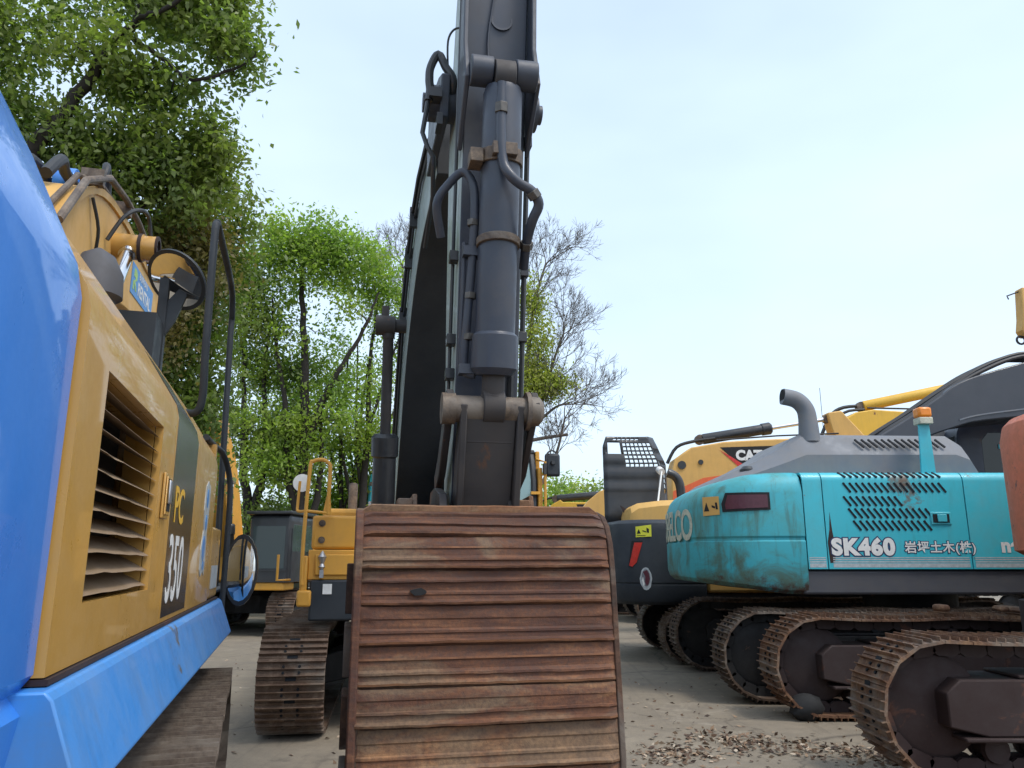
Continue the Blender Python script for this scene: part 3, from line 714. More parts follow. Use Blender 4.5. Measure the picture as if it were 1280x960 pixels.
b = MB(); b.box(-.63, -.55, -1.5425, -1.5405, 1.90, 2.035); obj('latch_recess', b, 'black_matte', la)
b = MB(); shell(b, -.405, .50); pn = obj('side_panel', b, 'yellow_b', B, smooth=32)
b = MB(); b.prism([(-1.5215, 1.45), (-1.5215, 2.335), (-1.5065, 2.402), (-1.4725, 2.4595), (-1.312, 2.70), (-1.31, 2.697), (-1.469, 2.455), (-1.503, 2.40), (-1.519, 2.335), (-1.519, 1.45)], -.37, .43, 'x')
st = obj('stripe_decal', b, 'stripe', pn, smooth=32)
text('PC', .235, 'sticker_orange' if 'sticker_orange' in M else 'yellow_c', pn, right_side(-.28, -1.5235, 1.875), bold=.004, sx=1.15)
text('350', .43, 'white', pn, right_side(-.33, -1.5235, 1.515), bold=.004, sx=.76, spacing=1.08)
b = MB(); shell(b, .51, 1.62); p3 = obj('side_panel', b, 'yellow_b', B, smooth=32)
b = MB()
random.seed(5)
prof = [(.98, 1.64), (1.05, 1.60), (1.17, 1.63), (1.24, 1.60), (1.26, 1.74), (1.22, 1.88), (1.27, 2.02), (1.25, 2.16), (1.12, 2.19), (1.02, 2.15), (.99, 2.0), (1.04, 1.88), (.97, 1.76)]
b.prism(prof, -1.5235, -1.52); d0 = obj('sticker', b, 'stripe_grey', p3, smooth=0)
b = MB()
for x, z, w, h in ((1.12, 2.08, .05, .06), (1.13, 1.93, .045, .05), (1.10, 1.77, .07, .08), (1.14, 1.665, .05, .03)):
    b.prism([(x+w*cos(a*pi/5), z+h*sin(a*pi/5)) for a in range(10)], -1.5255, -1.522)
obj('sticker_figure', b, 'sticker_blue', d0, smooth=0)
b = MB(); b.box(1.63, 2.30, -1.52, -.85, 1.43, 1.93); tb = obj('toolbox', b, 'yellow_b', B, bevel=.02)
b = MB(); b.box(1.75, 2.2, -1.524, -1.521, 1.50, 1.66); obj('warning_decal', b, 'stripe_grey', tb)
b = MB(); b.box(1.63, 1.70, -1.50, -.9, 1.94, 2.5); obj('bulkhead', b, 'yellow_b', B)
b = MB(); shell(b, -2.045, 1.62, 1.43, s=1); b.box(-2.045, 1.62, -.9, .9, 2.72, 2.745); b.box(-2.04, 1.6, -1.30, 1.35, 1.30, 2.3)
obj('engine_hood', b, ['yellow_b'], B, smooth=32)
# sill: rusty lip and blue skirt
b = MB(); b.box(-2.05, 2.33, -1.530, -1.40, 1.412, 1.426)
obj('sill_lip', b, 'frame_rust', B, smooth=0)
b = MB()
sk = [(-1.545, 1.409), (-1.562, 1.39), (-1.645, 1.165), (-1.635, 1.15), (-1.30, 1.10), (-1.30, 1.409)]
sk2 = [(-1.53, 1.409), (-1.545, 1.35), (-1.60, 1.20), (-1.59, 1.17), (-1.30, 1.15), (-1.30, 1.409)]
b.loft([[(-2.12, y, z) for y, z in sk], [(2.35, y, z) for y, z in sk], [(2.62, y+.03, z) for y, z in sk2]])
sko = obj('skirt', b, 'blue_dirty', B, smooth=20, bevel=.006)
b = MB(); b.box(-2.0, 2.3, 1.0*-1.2, 1.2, 1.24, 1.40); obj('deck_frame', b, 'black', B)
# exhaust stack, rails, mirrors
b = MB(); b.lathe((1.62, -.60, 2.74), (1.62, -.60, 3.95), [(0, .14), (.75, .14), (.78, .185), (.95, .175), (1.08, .11), (1.14, .02)], 28)
obj('exhaust_stack', b, 'slate_faded', B)
b = MB(); b.tube([(1.0, -1.30, 2.62), (.95, -1.42, 2.60), (.92, -1.46, 2.70), (.86, -1.46, 3.0), (.80, -1.46, 3.72), (.86, -1.46, 3.84), (1.0, -1.46, 3.86), (2.1, -1.46, 3.86), (2.38, -1.46, 3.70), (2.42, -1.46, 3.4), (2.42, -1.50, 1.5)], .024, 12, 5)
obj('handrail', b, 'slate', B)
b = MB(); b.tube([(1.3, -1.46, 2.50), (1.85, -1.46, 2.52), (2.15, -1.5, 2.50), (2.36, -1.54, 2.36), (2.40, -1.56, 2.1), (2.40, -1.56, 1.3)], .022, 12, 4)
obj('handrail', b, 'slate', B)
# boom of B
line = smooth_line([(.55, 2.1, .55), (1.35, 3.2, .80), (2.25, 4.12, .92), (3.3, 4.42, .80), (4.4, 4.48, .62), (5.45, 4.58, .50)], 6)
b = MB(); b.prism(hull(line, 0), -.35, .35); boom = obj('boom', b, 'yellow_d', B, bevel=.015, smooth=25)
h = hull(line, 0); n = len(line)
b = MB()   # flange edge along the top of the side plate
rg = []
for i in range(n):
    x, z = h[i]; x2, z2 = line[i][0], line[i][1]; v = Vector((x2-x, z2-z)).normalized()
    rg.append([(x-v.x*.012, -.372, z-v.y*.012), (x-v.x*.012, -.352, z-v.y*.012), (x+v.x*.05, -.352, z+v.y*.05), (x+v.x*.05, -.372, z+v.y*.05)])
b.loft(rg); obj('boom_flange', b, 'yellow_d', boom)
b = MB(); b.tube([(x+.02, -.40, z+.13) for x, z in h[8:n:3]], .03, 10); b.tube([(x+.02, -.28, z+.11) for x, z in h[6:n:3]], .025, 10)
for i in (13, 18, 24, 28): x, z = h[i]; b.box(x-.03, x+.03, -.42, -.25, z+.01, z+.15)
obj('boom_pipe', b, 'pin', boom)
b = MB(); b.lathe((3.05, -.35, 4.46), (3.05, -.72, 4.46), [(0, .115), (.22, .115), (.22, .125), (.25, .125), (.25, .115), (.36, .115), (.37, .09), (.34, .08)], 28)
bp = obj('cylinder_boss', b, 'yellow_b', boom)
b = MB(); b.lathe((3.05, -.715, 4.46), (3.05, -.73, 4.46), [(-.01, .118), (.01, .118), (.01, .085), (-.01, .085)], 28); b.lathe((3.05, -.56, 4.46), (3.05, -.60, 4.46), [(0, .115), (0, .13), (.03, .13), (.03, .115)], 28); obj('boss_ring', b, 'frame_rust', bp)
b = MB(); b.tube([(2.72, -.37, 4.38), (2.74, -.48, 4.62), (2.85, -.58, 4.74), (3.0, -.62, 4.74), (3.08, -.64, 4.58)], .018, 8, 5); b.tube([(2.15, -.37, 4.5), (2.3, -.40, 4.3), (2.4, -.37, 4.1)], .014, 8, 4)
obj('grease_hose', b, 'black', boom)
b = MB(); b.tube([(2.85, -.2, 4.82), (2.88, -.25, 5.08), (3.02, -.22, 5.20), (3.2, -.2, 5.10), (3.25, -.2, 4.8)], .035, 10, 5); b.tube([(1.9, -.1, 4.55), (2.2, -.1, 4.82), (2.5, -.05, 4.85), (2.9, -.1, 4.82)], .045, 10, 4); b.tube([(1.7, .1, 4.3), (2.3, .15, 4.85), (2.9, .15, 4.85)], .04, 10, 4)
obj('hydraulic_hose', b, 'rubber', boom)
b = MB(); b.prism([(3.85, 4.30), (4.98, 4.36), (4.98, 4.66), (3.85, 4.62)], -.3565, -.351); sk_ = obj('rental_sticker', b, 'sticker_blue', boom, smooth=0)
ev = Vector((1.13, 0, .05)).normalized()
text('RENTAL', .19, 'white', sk_, basis((4.17, -.3585, 4.375), ev, (-.05, 0, 1)), bold=.004, sx=1.0)
text('BUREAU', .10, 'white', sk_, basis((4.2, -.3585, 4.55), ev, (-.05, 0, 1)), bold=.001, spacing=1.3)
b = MB()
b.prism([(3.93, 4.36), (3.98, 4.36), (3.98, 4.44), (4.06, 4.37), (4.11, 4.38), (4.02, 4.46), (4.10, 4.50), (4.10, 4.56), (4.03, 4.59), (3.95, 4.585), (3.94, 4.50), (4.02, 4.50), (4.04, 4.525), (4.0, 4.47), (3.93, 4.45)], -.3595, -.356)
obj('sticker_logo', b, 'lime', sk_, smooth=0)
ram(B, (2.75, .0, 4.86), (5.9, .0, 5.25), .58, .15, .06, 'arm_cylinder', 'blue', 'chrome', 'blue')
for s in (-1, 1): ram(B, (.75, s*.50, 1.5), (3.05, s*.48, 4.46), .55, .12, .06, 'boom_cylinder', 'blue')
b = MB(); b.prism([(5.25, 4.9), (5.5, 5.35), (5.95, 5.42), (6.05, 5.0), (5.85, 4.3), (5.8, 2.6), (5.45, 2.55), (5.3, 4.2)], -.20, .20); am = obj('arm', b, 'blue', B, bevel=.015)
b = MB(); b.cyl((5.45, -.37, 4.62), (5.45, .37, 4.62), .14, 24); b.cyl((5.9, -.26, 5.25), (5.9, .26, 5.25), .13, 24); b.prism([(5.5, 4.5), (5.72, 4.38), (5.78, 4.78), (5.55, 4.85)], -.24, -.205); obj('arm_boss', b, 'yellow_b', am)
b = MB(); b.prism([(5.2, 2.6), (6.0, 2.5), (6.35, 1.9), (6.2, 1.2), (5.5, 1.0), (5.3, 1.9)], -.55, .55); obj('bucket', b, 'frame_rust', am, bevel=.03)
# convex mirror on its post
b = MB(); b.prism([(2.33, 1.9), (2.41, 1.9), (2.41, 3.95), (2.33, 3.95)], -.96, -.89); b.prism([(-.95, 3.45), (-.93, 3.72), (-1.06, 3.90), (-1.10, 3.82), (-1.03, 3.6)], 2.35, 2.39, 'x')
b.box(2.0, 2.32, -.95, -.40, 2.62, 3.55)
mb_ = obj('mirror_post', b, 'slate', B)
c = Vector((2.35, -1.02, 3.95)); nn = Vector((-.60, .42, -.62)).normalized()
b = MB(); b.lathe(c, c+nn, [(-.02, .01), (-.02, .25), (.0, .265), (.02, .265), (.02, .245)], 36); mo = obj('convex_mirror', b, 'slate', mb_)
b = MB(); b.lathe(c, c+nn, [(.015, .248), (.03, .20), (.042, .12), (.047, .004)], 36); obj('mirror_glass', b, 'mirror', mo)
# lower front mirror
c = Vector((2.75, -1.66, 1.62)); nn = Vector((-.972, .21, .0)).normalized()
b = MB()
rg = []
for t, r in ((-.10, .05), (-.08, .8), (-.03, 1.0), (.0, 1.0), (.002, .9)):
    w = nn.cross(Vector((0, 0, 1))).normalized(); rg.append([tuple(c+nn*t+w*.135*r*cos(a*pi/10)+Vector((0, 0, 1))*.29*r*sin(a*pi/10)) for a in range(20)])
b.loft(rg); fm = obj('side_mirror', b, 'black', B)
b = MB(); w = nn.cross(Vector((0, 0, 1))).normalized(); b.loft([[tuple(c+nn*t+w*.135*r*cos(a*pi/10)+Vector((0, 0, 1))*.29*r*sin(a*pi/10)) for a in range(20)] for t, r in ((.001, .9), (.012, .6), (.016, .02))]); obj('mirror_glass', b, 'mirror', fm)
b = MB(); b.tube([(2.38, -1.45, 1.45), (2.6, -1.5, 1.48), (2.8, -1.55, 1.5)], .03, 8); b.box(2.3, 2.9, -1.4, -.6, 1.25, 1.40); obj('front_step', b, 'black', B)

# ================================================================== decals wrapped round a counterweight
def wrapper(x0, xr, hw, e, straight, lift=.004, z0=0, shrink=0):
    plan = [Vector(p) for p in offset_ring(superplan(x0, xr, hw, n=48, e=e, straight=straight), shrink)]
    L = [0]
    for a, c in zip(plan, plan[1:]): L.append(L[-1]+(c-a).length)
    def f(u, v, w=0):      # u = arc length from the front edge of the right flank
        u = max(0, min(u, L[-1]-1e-6))
        for i in range(len(plan)-1):
            if L[i+1] >= u:
                a, c = plan[i], plan[i+1]; t = (c-a).normalized(); p = a+t*(u-L[i]); nn = Vector((-t.y, t.x))*-1
                n2 = Vector((t.y, -t.x)); n2 = -n2
                return Vector((p.x+n2.x*(lift+w), p.y+n2.y*(lift+w), z0+v))
    f.length = L[-1]
    return f
def decal(root, mat, f, poly, name, layers=0., label=None, nz=1):
    """flat decal polygon (u,z) cut into strips and wrapped"""
    bm = bmesh.new(); vs = [bm.verts.new((u, z, 0)) for u, z in poly]; bm.faces.new(vs)
    x = min(p[0] for p in poly)
    while x < max(p[0] for p in poly):
        bmesh.ops.bisect_plane(bm, geom=bm.verts[:]+bm.edges[:]+bm.faces[:], plane_co=(x, 0, 0), plane_no=(1, 0, 0)); x += .04
    for v in bm.verts: v.co = f(v.co.x, v.co.y, layers)
    me = bpy.data.meshes.new(name); bm.to_mesh(me); me.materials.append(M[mat]); o = bpy.data.objects.new(name, me); C.objects.link(o); o.parent = root
    return o

def side_shell(root, name, mat, x0, x1, hw, z0, z1, r=.12, t=.03, s=-1, extra=None):
    """one door/panel of the right flank: vertical sheet rolled over inward at the top"""
    o = [(s*hw, z0)]+[(s*(hw-r+r*cos(a)), z1-r+r*sin(a)) for a in [pi/2*k/6 for k in range(7)]]+[(s*(hw-.55), z1+.01)]
    i = [(s*(hw-.55), z1-t)]+[(s*(hw-r+(r-t)*cos(a)), z1-r+(r-t)*sin(a)) for a in [pi/2*k/6 for k in range(6, -1, -1)]]+[(s*(hw-t), z0)]
    b = MB(); b.prism(o+i, x0, x1, 'x'); return obj(name, b, mat, root, smooth=30)

# ================================================================== C: big teal machine seen from its right flank
Cx = thing('excavator', 'big teal excavator with rusty rounded counterweight, slotted door and dark grey boom', 'excavator', (5.75, 11.6, 0), 0)
undercarriage(Cx, 'shoe_shade', 5.5, 2.80, .60, 1.12, xs=-.45, zdeck=1.3, slope=0, swap=True)
TW = dict(x0=-1.99, xr=-3.40, hw=1.5, e=2.6, straight=.25)
o = counterweight(Cx, 'teal_cw', levels=[(1.27, .10), (1.32, .03), (1.42, .0), (1.93, .0), (1.945, .018), (1.97, .018), (2.0, 0), (2.55, 0), (2.66, .025), (2.75, .07), (2.81, .15), (2.84, .30), (2.85, .6)], **TW)
for v in o.data.vertices:
    f = max(0, (-2.2-v.co.x)/1.2)
    if v.co.z > 2.3: v.co.z -= .26*f*f*min(1, (v.co.z-2.3)/.3)
    if v.co.z < 1.6: v.co.z += .16*f*min(1, (1.6-v.co.z)/.2)
cw = o
f = wrapper(lift=.006, **TW); mid = f.length/2
text('KOBELCO', .58, 'cream', cw, None, bold=.014, spacing=.92, bend=(lambda u, v, w: f(mid+.95-u*.735, v+1.975, w)))
for v in []: pass
decal(cw, 'darkred', f, [(.45, 2.36), (.98, 2.345), (.99, 2.40), (.95, 2.53), (.45, 2.525)], 'reflector', .006)
decal(cw, 'black_matte', f, [(.42, 2.33), (1.03, 2.31), (1.04, 2.42), (.98, 2.56), (.42, 2.555)], 'reflector_surround', .001)
ws = decal(cw, 'amber_dull' if 'amber_dull' in M else 'yellow_d', f, [(1.07, 2.28), (1.33, 2.27), (1.33, 2.52), (1.07, 2.52)], 'warning_sticker', .002)
for poly in ([(1.22, 2.33), (1.31, 2.33), (1.265, 2.45)], [(1.09, 2.35), (1.12, 2.35), (1.13, 2.44), (1.10, 2.44)], [(1.13, 2.36), (1.18, 2.38), (1.18, 2.41), (1.13, 2.39)]):
    decal(ws, 'black_matte', f, poly, 'pictogram', .0045)
n1 = side_shell(Cx, 'side_panel', 'teal', -1.975, -1.732, 1.5, 1.585, 2.82)
dr = side_shell(Cx, 'slotted_door', 'teal_door', -1.718, .105, 1.5, 1.585, 2.82)
n2 = side_shell(Cx, 'side_panel', 'teal', .12, 1.9, 1.5, 1.585, 2.82)
b = MB(); b.box(-1.97, 1.88, -1.46, 1.5, 1.3, 2.68); obj('body_core', b, 'hole', Cx)
def slots(parent, rows, y=-1.5):
    b = MB()
    for x0, z, n, st in rows:
        for k in range(n): slot(b, x0+k*st, z, y-.002, .034, .10, .075)
    return obj('vent_slots', b, 'hole', parent, smooth=0)
slots(dr, [(-1.44, 2.615, 16, .0825), (-1.45, 2.44, 9, .0825), (-1.40, 2.285, 13, .0825), (-1.35, 2.13, 12, .0825)])
b = MB()
for k in range(16): slot(b, -1.47+k*.0825, 0, 0, .034, .075, .055)
o = obj('vent_slots', b, 'hole', dr, smooth=0); o.data.transform(Matrix.Translation((0, -1.467, 2.785)) @ Matrix.Rotation(radians(-48), 4, 'X'))
text('SK460', .275, 'navy', dr, right_side(-1.665, -1.5025, 1.768), bold=.030, sx=1.02, spacing=1.12, name='lettering')
text('SK460', .275, 'white', dr, right_side(-1.665, -1.505, 1.768), bold=.016, sx=1.02, spacing=1.12)
text('岩坪土木(株)', .155, 'navy', dr, right_side(-.735, -1.5025, 1.80), bold=.012, spacing=1.08)
text('岩坪土木(株)', .155, 'white', dr, right_side(-.735, -1.505, 1.80), bold=.003, spacing=1.08)
text('neo', .24, 'white', n2, right_side(.50, -1.503, 1.80), bold=.012)
for p, a, c in ((n1, -1.96, -1.75), (dr, -1.66, .08), (n2, .15, 1.85)):
    b = MB()
    for z, h in ((1.605, .05), (1.665, .018), (1.695, .015), (1.72, .012)): b.box(a, c, -1.5018, -1.499, z, z+h)
    obj('stripe_decal', b, 'stripe_grey', p)
b = MB(); b.prism([(-1.70, 1.66), (-1.64, 1.66), (-1.61, 1.82), (-1.64, 2.06), (-1.655, 2.30), (-1.675, 2.08), (-1.71, 1.92)], -1.5015, -1.499); obj('rust_scar', b, 'frame_rust', dr, smooth=0)
b = MB(); b.box(-.36, -.10, -1.515, -1.499, 2.14, 2.30); h_ = obj('door_handle', b, 'teal', dr, bevel=.008)
b = MB(); b.box(-.335, -.125, -1.519, -1.5145, 2.165, 2.275); hr = obj('handle_recess', b, 'hole', h_)
b = MB(); b.box(-.28, -.16, -1.530, -1.5185, 2.175, 2.27); obj('handle_lever', b, 'teal', h_, bevel=.006)
b = MB(); b.box(-2.05, 2.2, -1.47, 1.47, 1.27, 1.565); obj('deck_frame', b, 'slate_faded' if 'slate_faded' in M else 'black', Cx, bevel=.03)
b = MB(); rings = []
for x, zm, zt in ((-2.95, 2.72, 2.74), (-2.8, 2.76, 2.84), (-2.3, 2.92, 3.06), (-1.96, 3.04, 3.25), (-1.75, 3.12, 3.40), (.28, 3.12, 3.38), (.46, 3.05, 3.26), (.56, 2.85, 2.95)):
    yo = 1.05 if x < -2.8 else 1.15
    rings.append([(x, -yo, 2.62), (x, -yo, zm-.03), (x, -yo+.02, zm), (x, -.98, zt-.04), (x, -.92, zt), (x, .92, zt), (x, .98, zt-.04), (x, yo-.02, zm), (x, yo, 2.62)])
b.loft(rings); hd = obj('engine_hood', b, 'hood_grey', Cx, smooth=22)
b = MB()
for k in range(13): slot(b, -1.03+k*.092, 0, 0, .034, .12, .075)
o = obj('vent_slots', b, 'hole', hd, smooth=0); o.data.transform(Matrix.Translation((0, -1.085, 3.255)) @ Matrix.Rotation(radians(-33), 4, 'X'))
b = MB(); b.tube([(-1.60, -.9, 3.3), (-1.60, -.9, 3.62), (-1.63, -.9, 3.78), (-1.74, -.9, 3.90), (-1.93, -.9, 3.95)], [.15, .125, .12, .118, .115], 22, 5)
ex = obj('exhaust_pipe', b, 'hood_grey', hd)
b = MB(); b.tube([(-1.925, -.9, 3.95), (-1.937, -.9, 3.951)], .105, 22); obj('pipe_mouth', b, 'hole', ex)
b = MB(); b.lathe((-2.52, -.98, 2.86), (-2.52, -.98, 2.95), [(0, .10), (.05, .10), (.06, .09), (.09, .06), (.09, .01)], 20); obj('filler_cap', b, 'black', hd)
b = MB(); b.prism([(-.33, 2.83), (-.14, 2.83), (-.155, 3.47), (-.295, 3.47)], -1.36, -1.33); b.box(-.33, -.14, -1.36, -1.15, 2.82, 2.84)
bp = obj('beacon_post', b, 'teal', Cx, bevel=.004)
b = MB(); b.box(-.31, -.13, -1.43, -1.25, 3.47, 3.56); be = obj('warning_beacon', b, 'cream', bp, bevel=.01)
b = MB(); b.box(-.31, -.13, -1.43, -1.25, 3.562, 3.70); obj('beacon_lens', b, 'amber', be, bevel=.03)
line = smooth_line([(-.6, 3.15, .3), (.2, 3.58, .36), (.75, 3.85, .5), (1.2, 4.04, .66), (2.2, 4.24, .84), (3.6, 4.55, 1.02), (5.6, 5.1, .85), (7.5, 5.2, .5)], 5)
b = MB(); b.prism(hull(line, 0), -.25, .45); bo = obj('boom', b, 'slate_blue', Cx, bevel=.02, smooth=25)
h = hull(line, 0)
b = MB(); rg = [[(x, -.262, z-.010), (x, -.252, z-.010), (x, -.252, z+.010), (x, -.262, z+.010)] for x, z in [(p[0], p[1]-p[2]*.36) for p in line[12:]]]; b.loft(rg); obj('weld_seam', b, 'hood_grey', bo)
b = MB(); b.cyl((2.9, -.45, 4.5), (2.9, .65, 4.5), .07, 14); obj('pivot_pin', b, 'link', bo)
for k, (y, dz, dx) in enumerate(((-.18, .0, 0), (-.08, .07, .05), (.05, .02, -.05), (.18, .10, .1), (.3, .05, 0))):
    b = MB(); b.tube([(-.55+dx, y, 3.2), (-.25+dx, y, 3.50+dz*.5), (.3+dx, y, 3.84+dz*.5), (.9+dx, y, 4.22+dz*.7), (1.4+dx, y, 4.50+dz), (2.0+dx, y, 4.72+dz), (2.8, y, 4.78+dz), (4.2, y, 5.3+dz)], .032, 8, 5); obj('hydraulic_hose', b, 'rubber', bo)
for s in (-1, 1): ram(Cx, (3.6, .1+s*.5, 1.6), (2.9, .1+s*.52, 4.5), .55, .13, .07, 'boom_cylinder', 'slate')
ram(Cx, (3.4, .1, 5.2), (7.6, .1, 6.2), .55, .15, .08, 'arm_cylinder', 'slate')
b = MB(); b.prism([(7.2, 5.6), (7.6, 6.4), (7.95, 6.3), (8.0, 5.0), (7.6, 2.0), (7.3, 2.0), (7.1, 4.6)], -.15, .35); obj('arm', b, 'slate', bo, bevel=.02)
# cab of C (left side of the machine)
def cab_box(root, x0, x1, y0, y1, z0, z1, r=.22, mat='slate', glass='glass_dark', post=.10, inset=.16):
    out = []
    for cx, cz, a0 in ((x1-r, z1-r, 0), (x0+r, z1-r, 90)):
        for k in range(6): a = radians(a0+90*k/5); out.append((cx+r*cos(a), cz+r*sin(a)))
    outer = [(x1, z0)]+out+[(x0, z0)]
    b = MB(); rings = []
    for y, ins in ((y0, .06), (y0+.04, .0), (y1-.04, 0), (y1, .06)):
        cxm = (x0+x1)/2; czm = (z0+z1)/2; hx = (x1-x0)/2; hz = (z1-z0)/2
        rings.append([(cxm+(x-cxm)*(hx-ins)/hx, y, (z if z <= z0+.001 else czm+(z-czm)*(hz-ins)/hz)) for x, z in outer])
    b.loft(rings); c = obj('cab', b, mat, root, smooth=40)
    def pane(nm, poly, a, t, axis='y'):
        m = MB(); m.prism(poly, a, a+t, axis); return obj(nm, m, glass, c, smooth=0, bevel=.01)
    zs = z0+.45*(z1-z0)
    for y, t in ((y0-.004, .01), (y1-.006, .01)):
        pane('side_window', [(x0+inset, zs), (x1-.16, zs), (x1-.20, z1-.22), (x0+inset+.14, z1-.22), (x0+inset+.03, z1-.34)], y, t)
    pane('windscreen', [(y0+.1, z0+.3), (y1-.1, z0+.3), (y1-.1, z1-.26), (y0+.1, z1-.26)], x1-.004, .01, 'x')
    pane('rear_window', [(y0+.1, zs), (y1-.1, zs), (y1-.1, z1-.26), (y0+.1, z1-.26)], x0-.006, .01, 'x')
    return c
cb = cab_box(Cx, 1.36, 3.1, .62, 1.62, 1.56, 3.90, .30, mat='grey_boom', inset=.34)
b = MB(); b.prism([(.80, 2.9), (1.40, 2.9), (1.40, 3.80), (.80, 3.56)], 1.035, 1.05); q = obj('quarter_panel', b, 'hood_grey', cb, bevel=.008)
b = MB(); b.prism([(.90, 3.10), (1.33, 3.10), (1.33, 3.66), (.94, 3.52)], 1.01, 1.03); obj('quarter_window', b, 'glass_pale', q)
b = MB(); b.box(1.98, 2.14, .60, .612, 3.42, 3.49); obj('sticker', b, 'teal', cb)

# ================================================================== D: machine with the raised hood, dark counterweight
D = thing('excavator', 'pale yellow excavator with dark counterweight and its perforated black engine hood raised', 'excavator', (4.9, 14.9, 0), 0)
undercarriage(D, 'shoe_shade', 4.3, 2.3, .6, .95, xs=-.25, zdeck=1.0, holes=False, swap=True)
DW = dict(x0=-1.6, xr=-3.22, hw=1.36, e=2.9, straight=.55)
cw = counterweight(D, 'slate_cw' if 'slate_cw' in M else 'slate', levels=[(.95, .12), (1.0, .04), (1.08, 0), (1.28, 0), (1.29, .015), (1.31, .015), (1.32, 0), (2.22, 0), (2.32, .03), (2.37, .09), (2.39, .2), (2.39, .5)], **DW)
f = wrapper(lift=.005, **DW)
st = decal(cw, 'sticker_yellow', f, [(.90, 2.09), (1.17, 2.08), (1.17, 2.26), (.90, 2.29)], 'warning_sticker', .001)
for poly in ([(1.08, 2.14), (1.15, 2.14), (1.115, 2.22)], [(.94, 2.15), (.98, 2.16), (.98, 2.24), (.94, 2.22)], [(.99, 2.16), (1.05, 2.18), (1.05, 2.20), (.99, 2.18)], [(1.0, 2.105), (1.15, 2.105), (1.15, 2.115), (1.0, 2.115)]): decal(st, 'black_matte', f, poly, 'pictogram', .003)
decal(cw, 'black_matte', f, [(1.05, 2.02), (1.25, 2.02), (1.33, 1.58), (1.24, 1.56)], 'reflector_surround', .0005)
decal(cw, 'red', f, [(1.06, 1.99), (1.20, 1.99), (1.31, 1.60), (1.25, 1.585), (1.17, 1.66)], 'reflector', .003)
em = decal(cw, 'stripe_grey', f, [(1.02+.10*cos(2*pi*k/16)*(1+.08*cos(k*2.5)), 1.385+.19*sin(2*pi*k/16)) for k in range(16)], 'crest_sticker', .002)
decal(em, 'hood_grey', f, [(1.02+.075*cos(2*pi*k/14), 1.40+.145*sin(2*pi*k/14)) for k in range(14)], 'crest_field', .003)
decal(em, 'rust_red' if 'rust_red' in M else 'darkred', f, [(1.0, 1.53), (.97, 1.47), (.955, 1.38), (.98, 1.30), (1.01, 1.26), (1.04, 1.33), (1.03, 1.42), (1.07, 1.50)], 'crest_figure', .004)
decal(em, 'white', f, [(1.07, 1.42), (1.045, 1.30), (1.06, 1.25), (1.09, 1.36)], 'crest_figure', .004)
b = MB(); rings = []
for x, zt, y0 in ((-2.78, 2.5, .72), (-2.74, 2.62, .76), (-2.62, 2.70, .80), (-2.2, 2.75, .82), (-1.5, 2.78, .82), (.4, 2.78, .82)):
    rings.append([(x, -y0, 2.3), (x, -y0, zt-.10), (x, -y0+.10, zt), (x, y0-.1, zt), (x, y0, zt-.1), (x, y0, 2.3)])
b.loft(rings); hd = obj('engine_hood', b, 'yellow_d', D, smooth=30)
b = MB(); b.box(-1.58, 1.6, -1.33, 1.33, 1.15, 2.28); obj('house_body', b, 'yellow_d', D, bevel=.05)
b = MB(); b.box(-1.6, 2.0, -1.25, 1.25, .98, 1.14); obj('deck_frame', b, 'black', D, bevel=.02)
# raised perforated hood: grid of cells with real holes
def perforated(root, X0, X1, Z0, Z1, holes, y, bend, mat, name):
    xs = sorted({X0, X1, *[q for h in holes for q in h[:2]], *[X0+(X1-X0)*k/6 for k in range(7)]})
    zs = sorted({Z0, Z1, *[q for h in holes for q in h[2:]], *[Z0+(Z1-Z0)*k/8 for k in range(9)]})
    vid = {}; V = []; F = []
    def vert(i, j):
        if (i, j) not in vid: vid[(i, j)] = len(V); V.append(bend(xs[i], zs[j]))
        return vid[(i, j)]
    for i in range(len(xs)-1):
        for j in range(len(zs)-1):
            cx, cz = (xs[i]+xs[i+1])/2, (zs[j]+zs[j+1])/2
            if any(h[0] < cx < h[1] and h[2] < cz < h[3] for h in holes): continue
            F.append((vert(i, j), vert(i+1, j), vert(i+1, j+1), vert(i, j+1)))
    b = MB(); b.v = V; b.f = F; b.m = [0]*len(F); o = obj(name, b, mat, root, smooth=30)
    m = o.modifiers.new('thick', 'SOLIDIFY'); m.thickness = .02; return o
X0, X1, Z0, Z1 = -3.10, -1.83, 2.36, 4.10
holes = [(-2.99, -2.70, 3.75, 3.98)]
for r in range(6):
    for c_ in range(7): holes.append((-2.64+c_*.093, -2.64+c_*.093+.066, 3.50+r*.083, 3.50+r*.083+.052))
for c_ in range(6): holes.append((-2.84+c_*.105, -2.84+c_*.105+.075, 4.03, 4.055))
for c_ in range(4): holes.append((-1.99+c_*.04, -1.99+c_*.04+.026, 3.75, 3.86)); holes.append((-1.99+c_*.04, -1.99+c_*.04+.026, 3.54, 3.62))
for r in range(5): holes.append((-1.90, -1.865, 2.98+r*.105, 2.98+r*.105+.075))
def hb(x, z):
    u = (x-X0)/(X1-X0); y = .30+.05*sin(u*3)
    if u > .86: y += (u-.86)*1.6
    if z > 3.98: y -= 0; 
    x2 = x-max(0, z-3.55)*.42*u
    if z > 3.9 and u < .12: x2 = max(x2, X0+(z-3.9)*.35*(1-u/.12))
    y += (z-2.36)*.06+.010*sin(z*22)
    return (x2, y, z)
rh = perforated(D, X0, X1, Z0, Z1, holes, .3, hb, 'black', 'raised_hood')
b = MB(); b.tube([(-2.0, .1, 3.36), (-2.17, -.3, 2.75)], .018, 10); b.tube([(-2.0, .1, 3.36), (-2.02, .25, 3.42)], .07, 12); obj('gas_strut', b, 'white', rh)
b = MB(); b.tube([(-1.93, -.1, 3.32), (-1.78, -.1, 3.25), (-1.70, -.1, 3.08), (-1.68, -.1, 2.75)], .085, 14, 5); obj('exhaust_pipe', b, 'black', hd)
